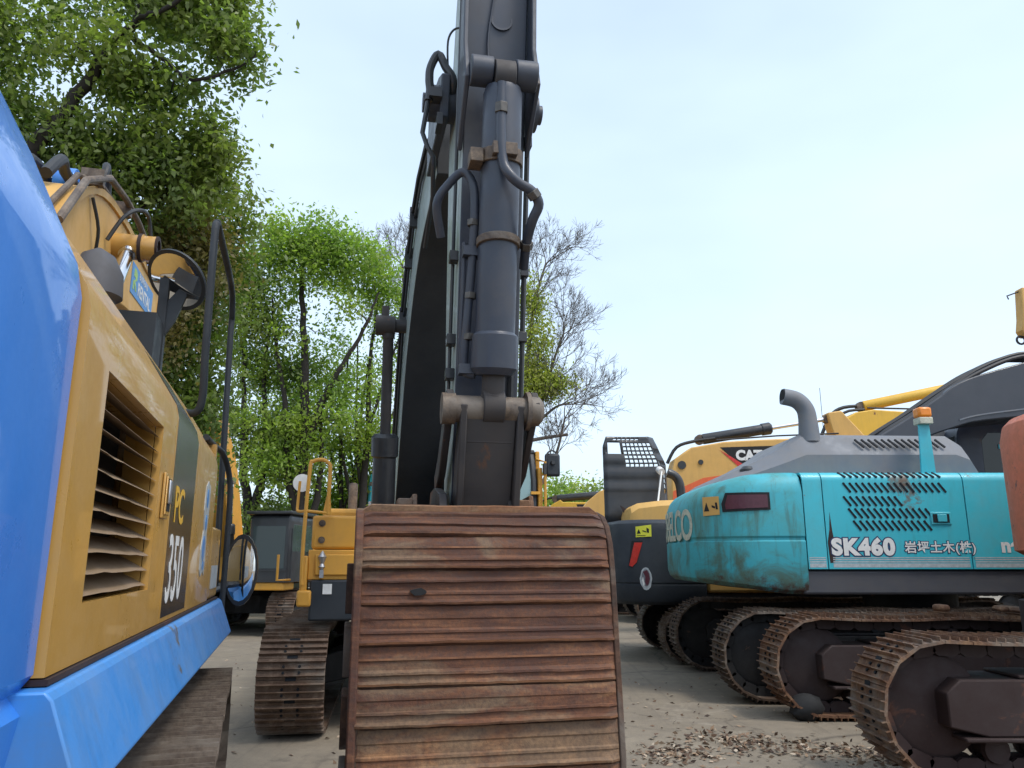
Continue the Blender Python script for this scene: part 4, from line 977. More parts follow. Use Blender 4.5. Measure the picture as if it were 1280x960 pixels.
b = MB(); b.prism([(-2.75, 2.4), (-2.55, 2.4), (-2.60, 2.52), (-2.72, 2.66), (-2.82, 2.72), (-2.74, 2.55)], .12, .15); obj('hood_hinge', b, 'frame_rust', rh)
cab_box(D, .5, 2.0, .45, 1.3, 1.15, 2.95)

# ------------------------------------------------------------------ bodies for the machines further back
def far_body(root, mat, cwm, zt=2.4, cabm='slate', shoe='shoe', cab=True, L=4.4):
    undercarriage(root, shoe, L, 2.4, .6, .98, zdeck=1.05, holes=False, pitch=.22)
    counterweight(root, cwm, -1.7, -2.9, 1.35, [(1.05, .1), (1.12, 0), (zt-.15, 0), (zt, .12), (zt, .4)])
    b = MB(); b.prism([(-1.32, 1.1), (-1.36, 1.3), (-1.36, zt-.12), (-1.25, zt), (1.25, zt), (1.36, zt-.12), (1.36, 1.1)], -1.68, .6, 'x'); obj('house_body', b, mat, root, bevel=.02)
    b = MB(); b.box(.62, 2.1, -1.36, -.6, 1.1, 1.9); obj('toolbox', b, mat, root, bevel=.03)
    b = MB(); b.box(-1.7, 2.1, -1.3, 1.3, 1.04, 1.10); obj('deck_frame', b, 'black', root)
    if cab: cab_box(root, .65, 2.2, .42, 1.36, 1.12, 2.9, mat=cabm)

# ================================================================== E: boom with the white-lettered badge
E_ = thing('excavator', 'yellow excavator whose boom has an orange swoosh and a black badge, beyond the raised hood', 'excavator', (7.4, 19, 0), 0)
far_body(E_, 'yellow_d', 'slate', 2.5, cab=False)
OX = .6   # boom placed against the machine origin
top = [(-4.15, 3.75), (-4.05, 4.08), (-3.65, 4.36), (-2.85, 4.50), (-2.0, 4.55), (-.85, 4.60), (.4, 4.55), (1.6, 4.25)]
bot = [(1.6, 3.6), (.2, 3.45), (-1.5, 3.2), (-3.0, 2.75), (-3.9, 2.5), (-4.2, 2.7)]
b = MB(); b.prism([(x+OX, z) for x, z in top+bot], -.35, .35); bo = obj('boom', b, 'yellow_d', E_, bevel=.03, smooth=25)
b = MB(); b.prism([(x+OX, z) for x, z in [(-4.17, 2.75), (-4.14, 3.30), (-3.4, 3.62), (-2.7, 3.72), (-1.6, 3.75), (-.6, 3.72), (-.6, 3.5), (-1.5, 3.25), (-3.0, 2.8), (-3.9, 2.55)]], -.356, -.351); obj('orange_swoosh', b, 'orange_decal', bo, smooth=0)
text('HITACHI', .26, 'cream', bo, right_side(-3.15+OX, -.359, 3.38), bold=.006) if False else None
b = MB(); b.prism([(x+OX, z) for x, z in [(-2.95, 4.36), (-1.6, 4.40), (-1.15, 4.34), (-2.0, 3.88), (-2.45, 3.88)]], -.357, -.352); bd = obj('badge', b, 'black_matte', bo, smooth=0)
b = MB(); b.prism([(x+OX, z) for x, z in [(-2.97, 4.30), (-2.52, 3.88), (-2.30, 3.87), (-2.68, 4.12)]], -.359, -.3575); obj('badge_triangle', b, 'red', bd, smooth=0)
text('CAT', .32, 'white', bd, right_side(-2.58+OX, -.36, 4.06), bold=.018, sx=1.0)
b = MB()
for x, z, r in ((-3.9, 3.93, .10), (-3.44, 4.0, .06)): b.cyl((x+OX, -.38, z), (x+OX, .38, z), r, 16)
obj('pivot_pin', b, 'black', bo)
ram(E_, (-3.35+OX, 0, 4.60), (-.15+OX, 0, 5.12), .56, .13, .05, 'arm_cylinder', 'black')
b = MB(); b.tube([(-4.2+OX, -.1, 4.0), (-3.95+OX, -.1, 4.40), (-3.5+OX, -.1, 4.55), (-3.0+OX, -.1, 4.62)], .04, 8, 4); b.tube([(-3.0+OX, -.25, 4.55), (-1.5+OX, -.25, 4.66), (0+OX, -.25, 4.72)], .02, 6)
obj('hydraulic_hose', b, 'rubber', bo)
b = MB(); b.prism([(x+OX, z) for x, z in [(-.2, 5.25), (.15, 5.3), (.9, 4.4), (1.6, 3.3), (1.4, 3.1), (.6, 3.9), (-.1, 4.7)]], -.2, .2); obj('arm', b, 'yellow_d', bo, bevel=.03)

# ================================================================== F: bright yellow boom above the grey hood
F_ = thing('excavator', 'bright yellow excavator whose boom and yellow cylinder rise above the grey hood', 'excavator', (11.2, 22, 0), 0)
far_body(F_, 'yellow_c', 'slate', 2.5)
FX = -1.2
b = MB(); b.prism([(x+FX, z) for x, z in [(-1.0, 4.4), (-.95, 5.15), (-.7, 5.5), (-.2, 5.80), (.3, 5.88), (1.2, 5.82), (2.2, 5.80), (3.4, 5.55), (4.5, 5.0), (4.4, 4.5), (2.0, 4.6), (.2, 3.9), (.3, 1.9), (-.3, 1.9)]], -.33, .33); bo = obj('boom', b, 'yellow_c', F_, bevel=.03, smooth=25)
ram(F_, (.1+FX, 0, 6.02), (4.6+FX, 0, 6.95), .70, .15, .07, 'arm_cylinder', 'yellow_c')
b = MB(); b.tube([(-1.1+FX, 0, 5.2), (-.8+FX, 0, 5.75), (-.4+FX, 0, 6.0), (.3+FX, 0, 6.05)], .05, 8, 4); b.tube([(-1.0+FX, -.2, 5.2), (-.5+FX, -.2, 5.8), (.1+FX, -.2, 5.9)], .04, 8, 4); b.tube([(.2+FX, -.2, 5.95), (1.5+FX, -.2, 5.92), (3+FX, -.2, 5.75)], .025, 6)
obj('hydraulic_hose', b, 'rubber', bo)
b = MB(); b.box(1.2+FX, 1.7+FX, -.345, -.335, 5.08, 5.24); obj('nameplate', b, 'black_matte', bo)
b = MB(); b.prism([(x+FX, z) for x, z in [(4.3, 5.2), (4.6, 7.1), (4.9, 7.0), (5.0, 5.0), (5.3, 2.0), (4.9, 2.0)]], -.2, .2); obj('arm', b, 'yellow_c', bo, bevel=.03)
b = MB(); b.tube([(-1.0+FX, .1, 5.3), (-1.0+FX, .1, 6.6)], .008, 5); obj('antenna', b, 'black', bo)

# ================================================================== H, J: yellow booms low on the horizon
H_ = thing('excavator', 'distant yellow excavator with black lettering on its low boom under a dark cylinder', 'excavator', (5.2, 27, 0), 0)
far_body(H_, 'yellow_c', 'slate', 2.4)
HX = -2.2
b = MB(); b.prism([(x+HX, z) for x, z in [(-2.3, 2.8), (-2.0, 3.25), (-1.6, 3.56), (-1.35, 3.70), (-1.25, 3.62), (-.4, 3.62), (1.2, 3.62), (2.2, 3.3), (2.2, 2.6), (0, 2.4)]], -.33, .33); bo = obj('boom', b, 'yellow_c', H_, bevel=.02)
ram(H_, (-1.5+HX, 0, 3.76), (1.6+HX, 0, 4.02), .6, .13, .06, 'arm_cylinder', 'black')
text('㈱マナックス', .16, 'black_matte', bo, right_side(-1.62+HX, -.335, 3.33), bold=.006, sx=1.0)
b = MB(); b.prism([(-.80+HX, 3.55), (-.45+HX, 3.55), (-.62+HX, 3.25), (-.72+HX, 3.35)], -.337, -.332); bd = obj('badge', b, 'black_matte', bo, smooth=0)
b = MB(); b.prism([(-.78+HX, 3.40), (-.70+HX, 3.22), (-.62+HX, 3.28), (-.68+HX, 3.36)], -.340, -.3375); obj('badge_triangle', b, 'red', bd, smooth=0)
b = MB(); b.tube([(-2.3+HX, 0, 3.2), (-2.05+HX, 0, 3.6), (-1.7+HX, 0, 3.78), (-1.4+HX, 0, 3.80)], .035, 8, 4); obj('hydraulic_hose', b, 'rubber', bo)
J_ = thing('excavator', 'yellow excavator beyond the bucket with only its curved boom back showing', 'excavator', (5.6, 23.5, 0), 0)
far_body(J_, 'yellow_d', 'slate', 2.2, cab=False)
b = MB(); b.prism([(x-5.6, z) for x, z in [(1.85, 2.6), (2.0, 3.05), (2.25, 3.4), (2.6, 3.68), (3.0, 3.85), (4.0, 3.9), (5.5, 3.6), (5.5, 3.0), (3.6, 2.9), (2.6, 2.2)]], -.33, .33); bo = obj('boom', b, 'yellow_d', J_, bevel=.02, smooth=25)
b = MB(); b.box(-3.2, -3.0, -.2, .2, 2.4, 3.35); b.tube([(-3.15, 0, 3.3), (-3.15, 0, 3.6)], .02, 6); obj('hose_block', b, 'black', bo)

# ================================================================== I: black-cab machine far left
I_ = thing('excavator', 'far yellow excavator with black cab, facing the viewer behind the blue machine', 'excavator', (-6.45, 20.4, 0), -96)
undercarriage(I_, 'shoe', 4.3, 2.5, .62, .98, yaw=4, zdeck=1.05)
b = MB(); b.box(-1.6, 2.1, -1.3, 1.3, 1.02, 1.16); obj('deck_frame', b, 'black', I_, bevel=.02)
b = MB(); b.box(1.5, 2.16, .62, 1.5, 1.02, 1.20); obj('cab_floor', b, 'yellow_a', I_, bevel=.03)
b = MB(); b.box(-1.6, .9, -1.3, 1.35, 1.17, 2.2); obj('house_body', b, 'yellow_a', I_, bevel=.05)
b = MB(); b.box(-2.7, -1.62, -1.3, 1.3, 1.1, 2.2); obj('counterweight', b, 'slate', I_, bevel=.15)
cb = cab_box(I_, .6, 2.2, .62, 1.60, 1.2, 2.72, .12, mat='black', glass='glass_mid')
b = MB(); b.box(.5, 2.28, .56, 1.66, 2.725, 2.80); obj('roof_visor', b, 'black', cb, bevel=.02)
b = MB(); b.box(2.215, 2.23, .66, 1.56, 1.45, 1.48); b.tube([(2.2, 1.66, 1.25), (2.25, 1.68, 2.4)], .02, 8); obj('cab_trim', b, 'black', cb)
line = smooth_line([(.6, 1.75, .5), (1.05, 2.7, .70), (1.5, 3.75, .80), (1.95, 4.6, .55), (2.1, 4.95, .3)], 6)
b = MB(); b.prism(hull(line, 0), -.80, -.28); bo = obj('boom', b, 'yellow_a', I_, bevel=.02, smooth=25)
for s in (-.96, -.12): ram(I_, (1.5, s, 1.3), (1.75, s, 3.55), .55, .10, .05, 'boom_cylinder', 'black', 'chrome')
b = MB(); b.cyl((1.75, -1.0, 3.55), (1.75, -.05, 3.55), .075, 14); obj('pivot_pin', b, 'steel', bo)
b = MB(); b.cyl((2.0, -.88, 4.85), (2.0, -.2, 4.85), .12, 16); b.prism([(1.9, 4.2), (2.15, 4.75), (2.05, 4.95), (1.75, 4.6)], -.275, -.25); obj('boom_bracket', b, 'yellow_b', bo, bevel=.01)
b = MB(); b.box(2.05, 2.16, -1.3, -.45, 1.165, 1.9); obj('toolbox', b, 'black', I_, bevel=.04)

# ================================================================== K: teal arm far behind
K_ = thing('excavator', 'small distant teal excavator, only its upright arm showing above a yellow hood', 'excavator', (-4.5, 30.5, 0), -92)
far_body(K_, 'teal', 'teal_cw', 2.3)
b = MB(); b.prism(hull(smooth_line([(.5, 1.9, .5), (1.4, 3.2, .7), (2.6, 3.9, .7), (4.0, 4.2, .4)], 5), 0), -.25, .25); bo = obj('boom', b, 'teal', K_, bevel=.02)
b = MB(); b.prism([(3.9, 4.5), (4.2, 4.55), (4.5, 4.1), (4.5, 3.0), (4.4, 2.2), (4.1, 2.2), (3.85, 3.6)], -.15, .15); b.cyl((4.1, -.19, 4.42), (4.1, .19, 4.42), .10, 14); am = obj('arm', b, 'teal', bo, bevel=.02)
ram(K_, (4.6, 0, 4.15), (4.62, 0, 2.6), .6, .09, .05, 'bucket_cylinder', 'teal')
ram(K_, (1.6, -.4, 1.6), (4.1, -.22, 3.9), .6, .08, .04, 'boom_cylinder', 'teal')

# ================================================================== O: orange machine at the right edge
O_ = thing('excavator', 'orange excavator with scraped paint cut off by the right edge, on brown muddy tracks', 'excavator', (5.75, 7.95, 0), 0)
undercarriage(O_, 'shoe_rust', 5.8, 2.5, .62, 1.12, frame='frame_rust', zdeck=1.3, pitch=.215, swap=True, fw=.44)
counterweight(O_, 'orange', 1.05, -.26, 1.35, [(1.74, .1), (1.80, .0), (3.02, .0), (3.18, .04), (3.26, .12), (3.30, .3)], e=3, straight=.1)
fo = wrapper(1.05, -.26, 1.35, 3, .1); decal(O_, 'cream', fo, [(fo.length/2-.55, 2.5), (fo.length/2-.35, 2.5), (fo.length/2-.35, 3.05), (fo.length/2-.55, 3.05)], 'side_decal', .002)
b = MB(); b.box(1.07, 4.2, -1.34, 1.34, 1.6, 3.15); obj('house_body', b, 'orange', O_, bevel=.08)
b = MB(); b.box(.5, 4.3, -1.1, 1.1, 1.3, 1.7); obj('deck_frame', b, 'black', O_, bevel=.02)
b = MB(); b.box(-.12, .05, .62, 1.5, 1.12, 1.18)
b.box(-.98, -.86, 1.0, 1.2, 1.135, 1.21); b.box(-.3, -.2, 1.0, 1.15, 1.135, 1.19); obj('mud_clod', b, 'shoe_rust', O_, bevel=.03)

# ================================================================== arm end hanging in at the right edge
N_ = thing('crane', 'pale orange crane boom end with a steel ring at the right edge', 'crane', (13.5, 12, 0), 180)
b = MB(); b.loft([[(0, -.3, 1.6), (0, .3, 1.6), (0, .3, 2.4), (0, -.3, 2.4)], [(5.05, -.14, 5.55), (5.05, .14, 5.55), (5.05, .14, 5.95), (5.05, -.14, 5.95)]]); bo = obj('boom', b, 'yellow_d', N_, bevel=.02)
b = MB(); b.prism([(5.02, 6.02), (5.22, 6.02), (5.27, 5.5), (5.31, 5.30), (5.26, 5.20), (5.1, 5.2), (5.0, 5.5)], -.10, .10); bo2 = obj('boom_head', b, 'yellow_d', bo, bevel=.02)
b = MB(); b.tube([(5.34+.065*cos(a*pi/8)-.04, 0, 5.15+.065*sin(a*pi/8)) for a in range(17)], .018, 6); obj('shackle_ring', b, 'link', bo2)
b = MB(); b.tube([(5.2, 0, 5.98), (5.42, 0, 5.90), (5.40, 0, 5.84)], .012, 5); obj('hook_wire', b, 'black', bo2)
b = MB(); b.prism([(-2.5, .6), (1.2, .6), (1.2, 1.3), (.6, 2.2), (-.6, 2.2), (-.8, 1.4), (-2.5, 1.4)], -1.2, 1.2); obj('crane_body', b, 'yellow_d', N_, bevel=.05)
for x in (-1.9, .6):
    for s in (-1, 1):
        b = MB(); b.lathe((x, s*.85, .55), (x, s*1.25, .55), [(0, .1), (0, .5), (.06, .55), (.34, .55), (.4, .5), (.4, .1)], 28); obj('wheel', b, 'rubber', N_)
# dark stone on the ground by the muddy track
b = MB(); rg = []
for k in range(9):
    a = pi*k/8; rg.append([(.20*sin(a)*cos(t*pi/6)*random.uniform(.75, 1.15), .14*sin(a)*sin(t*pi/6)*random.uniform(.75, 1.15), .13-.15*cos(a)) for t in range(12)])
b.loft(rg); o = obj('boulder', b, 'black_matte', None, smooth=60); o.location = (3.20, 9.0, 0); tag(o, 'dark rounded lump on the ground between the two right-hand tracks', 'stone')

# ------------------------------------------------------------------ ground
s = NT('concrete'); n = s.noise(.35, 8, .65); n2 = s.noise(5, 10, .7); n3 = s.noise(1, 6, .6, .4, s.mapping((.5, 2.2, 1)))
c = s.ramp(n, [(.3, (.185, .152, .112)), (.7, (.29, .245, .185))])
c = s.mix(s.ramp(n2, [(.4, .35), (.62, 0.)]), c, (.13, .11, .085)); c = s.mix(s.ramp(n3, [(.5, 0.), (.72, .45)]), c, (.15, .13, .11))
n4 = s.noise(60, 3, .6)
c = s.mix(s.ramp(n4, [(.3, .3), (.45, 0.)]), c, (.10, .085, .07))
v = s.n.new('ShaderNodeTexVoronoi'); v.feature = 'DISTANCE_TO_EDGE'; v.inputs['Scale'].default_value = .28
wv = s.n.new('ShaderNodeVectorMath'); wv.operation = 'MULTIPLY_ADD'; s.l.new(s.noise(1.5, 8, .7), wv.inputs[0]); wv.inputs[1].default_value = (.9, .9, 0); s.l.new(s.tc, wv.inputs[2]); s.l.new(wv.outputs[0], v.inputs['Vector'])
c = s.mix(s.ramp(v.outputs['Distance'], [(.0, .7), (.006, 0.)]), c, (.06, .05, .04))
n6 = s.noise(.8, 10, .75, 1.2); c = s.mix(s.ramp(n6, [(.56, 0.), (.66, .6)]), c, (.085, .072, .058)); c = s.mix(s.ramp(n6, [(.30, .5), (.42, 0.)]), c, (.40, .35, .28))
n7 = s.noise(1, 4, .6, .2, s.mapping((9, .25, 1))); c = s.mix(s.ramp(n7, [(.55, 0.), (.68, .35)]), c, (.12, .10, .08))
s.bump(s.mix(.4, n2, n4), .5, .02); M['ground'] = s.set(c, .9, 0)
b = MB(); b.box(-400, 400, -60, 1500, -.5, 0); obj('ground', b, 'ground', None, 0, 0, 'structure')

# leaf litter
def scatter(name, mat, pts, size, label, cat, up=.3, kind='stuff'):
    n = len(pts); P = np.array(pts); d = np.random.normal(size=(n, 3)); d[:, 2] *= up; d /= np.linalg.norm(d, axis=1)[:, None]
    e = np.random.normal(size=(n, 3)); e[:, 2] *= up; e -= d*(e*d).sum(1)[:, None]; e /= np.linalg.norm(e, axis=1)[:, None]
    sz = (np.random.uniform(.6, 1.3, n)*size)[:, None]
    V = np.empty((n, 4, 3)); V[:, 0] = P-d*sz; V[:, 1] = P-e*sz*.5; V[:, 2] = P+d*sz; V[:, 3] = P+e*sz*.5
    V[:, :, 2] = np.maximum(V[:, :, 2], .004)
    return quads(name, V, mat, None, kind, label, cat)
def quads(name, V, mat, parent=None, kind=None, label=None, cat=None, tone=None):
    n = len(V); me = bpy.data.meshes.new(name)
    me.vertices.add(n*4); me.vertices.foreach_set('co', V.reshape(-1).astype(np.float32))
    me.loops.add(n*4); me.loops.foreach_set('vertex_index', np.arange(n*4, dtype=np.int32))
    me.polygons.add(n); me.polygons.foreach_set('loop_start', np.arange(0, n*4, 4, dtype=np.int32)); me.update(calc_edges=True); me.validate()
    a = me.attributes.new('tone', 'FLOAT', 'FACE'); a.data.foreach_set('value', (tone if tone is not None else np.random.rand(n)).astype(np.float32))
    me.materials.append(M[mat]); o = bpy.data.objects.new(name, me); C.objects.link(o); o.parent = parent
    if kind: o['kind'] = kind
    if label: o['label'] = label
    if cat: o['category'] = cat
    return o
M['dry_leaf'] = dryleaf()
pts = []
for _ in range(750):
    t = random.random(); x = 1.75+2.0*t+random.gauss(0, .16); y = 8.1-.95*t+random.gauss(0, .24)
    pts.append((x, y, random.uniform(.005, .03)))
for _ in range(260): pts.append((random.gauss(1.5, .25), random.gauss(7.5, .2), .01))
for _ in range(500): pts.append((random.uniform(1.0, 7), random.uniform(6, 12), .008))
for _ in range(350): pts.append((random.uniform(-5, -1), random.uniform(7, 22), .008))
scatter('fallen_leaves', 'dry_leaf', pts, .032, 'dry brown leaves scattered on the concrete yard', 'leaf litter')
pts = [(random.uniform(-16, 14), random.uniform(29, 44)+random.random(), random.uniform(.0, .12)) for _ in range(16000)]
scatter('grass', 'leaf_fresh', pts, .13, 'strip of green grass below the trees beyond the yard', 'grass', 2.)

# ------------------------------------------------------------------ trees
def limb(b, p, q, r0, r1, wob=.12, n=8, seg=6, sag=0):
    p = Vector(p); q = Vector(q); L = (q-p).length; pts = []
    for i in range(n+1):
        t = i/n; w = sin(pi*t)*wob*L*.12
        pts.append(p.lerp(q, t)+Vector((random.uniform(-1, 1)*w, random.uniform(-1, 1)*w, random.uniform(-.6, .6)*w+sag*sin(pi*t))))
    b.tube(pts, [r0+(r1-r0)*i/n for i in range(n+1)], seg); return pts
def tree(name, label, limbs, lobes, leaf, lsize, per, loc=(0, 0, 0), bark='bark', spread=.42, twig=.012, cat='tree', group=None, flat=.8):
    """limbs: [(points, r0, r1)]; lobes: [(cx,cy,cz,rx,ry,rz,number of leaf clumps)], all in the tree's own frame"""
    t = thing(name, label, cat, loc, 0, group)
    b = MB(); nodes = []
    for pts, r0, r1 in limbs:
        P = catmull([Vector(p) for p in pts], 5)
        P = [p+Vector((random.uniform(-1, 1), random.uniform(-1, 1), 0))*.03*(i > 0) for i, p in enumerate(P)]
        b.tube(P, [r0+(r1-r0)*i/(len(P)-1) for i in range(len(P))], 9)
        nodes += [(p, r0+(r1-r0)*i/(len(P)-1)) for i, p in enumerate(P)][3:]
    cl = []
    for lobe in lobes:
        cx, cy, cz, rx, ry, rz, n = lobe
        for _ in range(n):
            v = Vector((random.gauss(0, 1), random.gauss(0, 1), random.gauss(0, 1))).normalized()*(random.random()**.45)
            cl.append(Vector((cx+v.x*rx*1.12, cy+v.y*ry, cz+v.z*rz*1.25)))
    random.shuffle(cl)
    for i, c in enumerate(cl):
        best = min(nodes, key=lambda nd: (nd[0]-c).length+ (0 if nd[0].z < c.z+.4 else 1.5))
        L = (best[0]-c).length
        if i % 2 == 0 or L < 1.2:
            pp = limb(b, best[0], c, min(best[1]*.5, .012+L*.014), twig*.5, 1.4, 5, 4)
            if len(nodes) < 900: nodes += [(p, .02) for p in pp[2:5]]
    obj('trunk', b, bark, t, smooth=60)
    nc = len(cl); P = np.array([tuple(c) for c in cl]); n = nc*per
    cen = np.repeat(P, per, 0); tn = np.repeat(np.random.rand(nc), per)
    off = np.random.normal(size=(n, 3))*np.array([spread, spread, spread*flat])*np.repeat(np.random.uniform(.6, 1.25, nc), per)[:, None]
    pos = cen+off
    d = np.random.normal(size=(n, 3)); d /= np.linalg.norm(d, axis=1)[:, None]
    nn = np.random.normal(size=(n, 3))*.8+np.array([0, 0, .9]); e = np.cross(nn, d); e /= np.linalg.norm(e, axis=1)[:, None]
    sz = (np.random.uniform(.6, 1.25, n)*lsize/2)[:, None]
    V = np.empty((n, 4, 3)); V[:, 0] = pos-d*sz; V[:, 1] = pos-e*sz*.55+d*sz*.1; V[:, 2] = pos+d*sz-np.array([0, 0, .3])*sz; V[:, 3] = pos+e*sz*.55+d*sz*.1
    tone = np.clip(.75*tn+.25*np.random.rand(n), 0, 1)
    quads('crown', V, leaf, t, tone=tone)
    return t
random.seed(11); np.random.seed(11)
# big tree overhanging the left machine (frame: its own foot)
tree('broadleaf_tree', 'big near broadleaf tree leaning over the blue machine at the upper left', [
    ([(-10.5, 13.6, 0), (-10.3, 13.5, 3), (-9.9, 13.3, 6), (-9.3, 13.1, 8.2), (-8.85, 13, 9.1), (-8.2, 13, 10.2), (-7.6, 12.9, 11.2)], .26, .09),
    ([(-7.6, 12.9, 11.2), (-7.25, 13, 11.8), (-7.15, 13, 12.6), (-7.0, 13, 14)], .085, .04),
    ([(-7.6, 12.9, 11.2), (-7.1, 12.7, 11.6), (-6.5, 12.5, 11.7), (-5.6, 12.4, 12.2), (-5.2, 12.4, 12.4)], .07, .02),
    ([(-7.3, 12.8, 11.4), (-6.6, 12.8, 10.9), (-6.0, 12.9, 10.5), (-5.3, 13, 10.8), (-4.9, 13, 11.1)], .05, .02),
    ([(-9.9, 13.3, 6), (-9.2, 13.8, 7.2), (-8.0, 14, 8.0), (-6.6, 14, 8.8), (-5.6, 13.8, 9.4)], .14, .03),
    ([(-10.1, 13.4, 4.5), (-10.8, 12.5, 7.5), (-10.6, 12, 10), (-10.0, 12, 12.5)], .16, .05),
    ([(-9.3, 13.1, 8.2), (-8.4, 13.8, 8.6), (-7.3, 14.4, 9.6), (-6.2, 14.6, 10.4)], .09, .03)],
    [(a-.30, b+.45, c, d*.97, e, f, int(g*.95)) for a, b, c, d, e, f, g in [(-9.9, 12.6, 11.6, 1.2, 1.1, 1.0, 60), (-9.6, 12.8, 10.2, 1.0, 1.0, .8, 45), (-7.4, 12.8, 10.9, .9, 1.0, .6, 42), (-7.0, 13.1, 12.9, 1.3, 1.0, .9, 60),
     (-5.7, 12.6, 12.4, 1.0, .8, .7, 50), (-5.2, 12.6, 11.3, .55, .7, .45, 26), (-8.2, 13.2, 9.4, 1.2, 1.0, .7, 60), (-6.6, 13.4, 9.6, 1.1, .9, .6, 55),
     (-6.2, 13.4, 8.8, .9, .9, .55, 42), (-7.9, 13.4, 8.1, 1.1, 1.0, .8, 55), (-5.35, 13, 9.6, .4, .5, .5, 14), (-9.3, 13, 8.5, .7, 1, .8, 30), (-8.7, 12.9, 12.1, .5, .7, .35, 10), (-6.0, 12.9, 10.6, .7, .7, .35, 14)]],
    'leaf_mid', .15, 80, spread=.28)
tree('broadleaf_tree', 'dark broadleaf tree behind the handrail of the blue machine, trunk hidden', [
    ([(-8.6, 17, 0), (-8.5, 17, 3), (-8.2, 16.8, 6), (-7.6, 16.6, 8.5), (-7.2, 16.5, 10)], .28, .06),
    ([(-8.4, 17, 4), (-7.6, 16.6, 6), (-6.9, 16.4, 7.6)], .12, .03)],
    [(-7.0, 16.4, 8.6, 1.0, 1.0, 1.3, 75), (-7.4, 16.6, 6.9, 1.1, 1.0, 1.0, 65), (-8.6, 16.6, 7.6, 1.2, 1.0, 1.4, 55), (-7.3, 16.8, 5.1, 1.0, 1.0, 1.0, 50), (-7.9, 17, 3.6, 1.1, 1, 1.0, 45)],
    'leaf_dark', .15, 100, spread=.34)
tree('broadleaf_tree', 'bronze-tinged tree filling in behind the ochre boom', [
    ([(-7.8, 15.2, 0), (-7.7, 15.2, 3.5), (-7.4, 15.1, 6), (-6.8, 15, 8)], .2, .05)],
    [(-6.7, 15.0, 8.2, .8, .6, .55, 32), (-6.9, 15.1, 7.2, .8, .6, .6, 32), (-7.5, 15.1, 6.3, .8, .6, .7, 28)],
    'leaf_bronze', .12, 110, spread=.3)
# trees beyond the yard
G = 'broadleaf trees beyond the yard'
def egg(h, z0, w, n, dens, seed, lean=0):
    """irregular crown: many overlapping lobes inside an egg-shaped envelope"""
    r = random.Random(seed); out = []
    while len(out) < n:
        t = r.random(); x = r.uniform(-1, 1); env = w*sin(pi*min(1, .22+t*.78))**.6
        z = z0+(h-z0)*t; rad = r.uniform(.45, .85)*(1.15-.35*t)
        out.append((x*env+lean*t, r.uniform(-.8, .8), z, rad, rad, rad*r.uniform(.6, .95), int(dens*rad*rad*r.uniform(.5, 1.3))))
    return out
tree('broadleaf_tree', 'tallest fresh green tree beyond the yard, its crown rounded above the far black cab', [
    ([(0, 0, 0), (.05, 0, 2.5), (.1, 0, 5), (.0, 0, 7.5), (-.25, 0, 10), (-.4, 0, 11.8)], .24, .05), ([(.05, 0, 3.0), (-.35, 0, 4.3), (-.6, 0, 6.5), (-1.0, 0, 8.5), (-1.2, 0, 10)], .14, .03),
    ([(.1, 0, 5), (.6, 0, 6.6), (1.2, 0, 7.8), (1.9, 0, 9.2), (2.2, 0, 10.2)], .13, .03), ([(.15, 0, 2), (.6, .2, 4), (.5, .2, 6.5)], .15, .04)],
    [(-.7, 0, 12.0, 1.0, 1.0, .7, 50), (.4, 0, 12.1, .8, .9, .6, 34), (-1.5, 0, 11.0, .9, 1.0, .7, 36), (1.4, 0, 11.3, 1.0, .9, .6, 36)]+egg(11.6, 4.2, 1.9, 30, 25, 4), 'leaf_fresh', .15, 62, loc=(-6.6, 24, 0), spread=.30, group=G)
tree('broadleaf_tree', 'forked dark-trunked tree beyond the yard, just right of the long handrail', [
    ([(0, 0, 0), (0, 0, 2.8), (-.3, 0, 4.5), (-.45, 0, 6.5), (-.6, 0, 8.5)], .2, .05), ([(0, 0, 2.6), (.25, 0, 4.0), (.35, 0, 5.5), (.1, 0, 7.5), (.2, 0, 9)], .16, .04)],
    egg(11.2, 4.4, 1.2, 22, 25, 9, -.2)+[(.4, 0, 3.0, 1.0, 1, .6, 26)], 'leaf_mid', .15, 70, loc=(-8.2, 24.5, 0), spread=.32, group=G)
tree('broadleaf_tree', 'slender thin-crowned tree between the tall green tree and the grey boom', [
    ([(0, 0, 0), (0, 0, 3), (.1, 0, 6), (.1, 0, 8.5), (.3, 0, 10.8)], .17, .03), ([(0, 0, 2.5), (-.7, 0, 5), (-1.0, 0, 8)], .09, .02), ([(.1, 0, 5), (1.0, 0, 6.6), (1.7, 0, 7.8)], .08, .02), ([(0, 0, 3.5), (-.3, 0, 6), (-.35, 0, 9)], .07, .02), ([(.1, 0, 6), (.7, 0, 8), (1.2, 0, 9.8)], .06, .02)],
    [(.1, 0, 11.3, .8, .9, .6, 30), (-.7, 0, 10.9, .7, .9, .5, 22), (.9, 0, 10.7, .7, .8, .5, 22), (1.6, 0, 9.9, .5, .8, .4, 12)]+egg(10.4, 5.0, 1.7, 15, 17, 21, .3), 'leaf_fresh', .14, 52, loc=(-4.9, 25.5, 0), spread=.30, group=G)
tree('broadleaf_tree', 'yellow-tinged low tree beside the upright boom cylinder', [
    ([(0, 0, 0), (.1, 0, 2.5), (.3, 0, 4), (1.0, 0, 5.6), (1.2, 0, 8)], .2, .03)],
    egg(9.2, 3.6, 1.0, 13, 20, 5, .9), 'leaf_yellow', .14, 50, loc=(-4.6, 26.5, 0), spread=.30, group=G)
tree('broadleaf_tree', 'pale green tree filling the gap low between the tall and the forked tree', [
    ([(0, 0, 0), (.1, 0, 3), (.2, 0, 6), (.1, 0, 8.5)], .18, .03)],
    egg(8.2, 3.2, 1.4, 14, 22, 15), 'leaf_mid', .15, 58, loc=(-7.9, 28.5, 0), spread=.33, group=G)
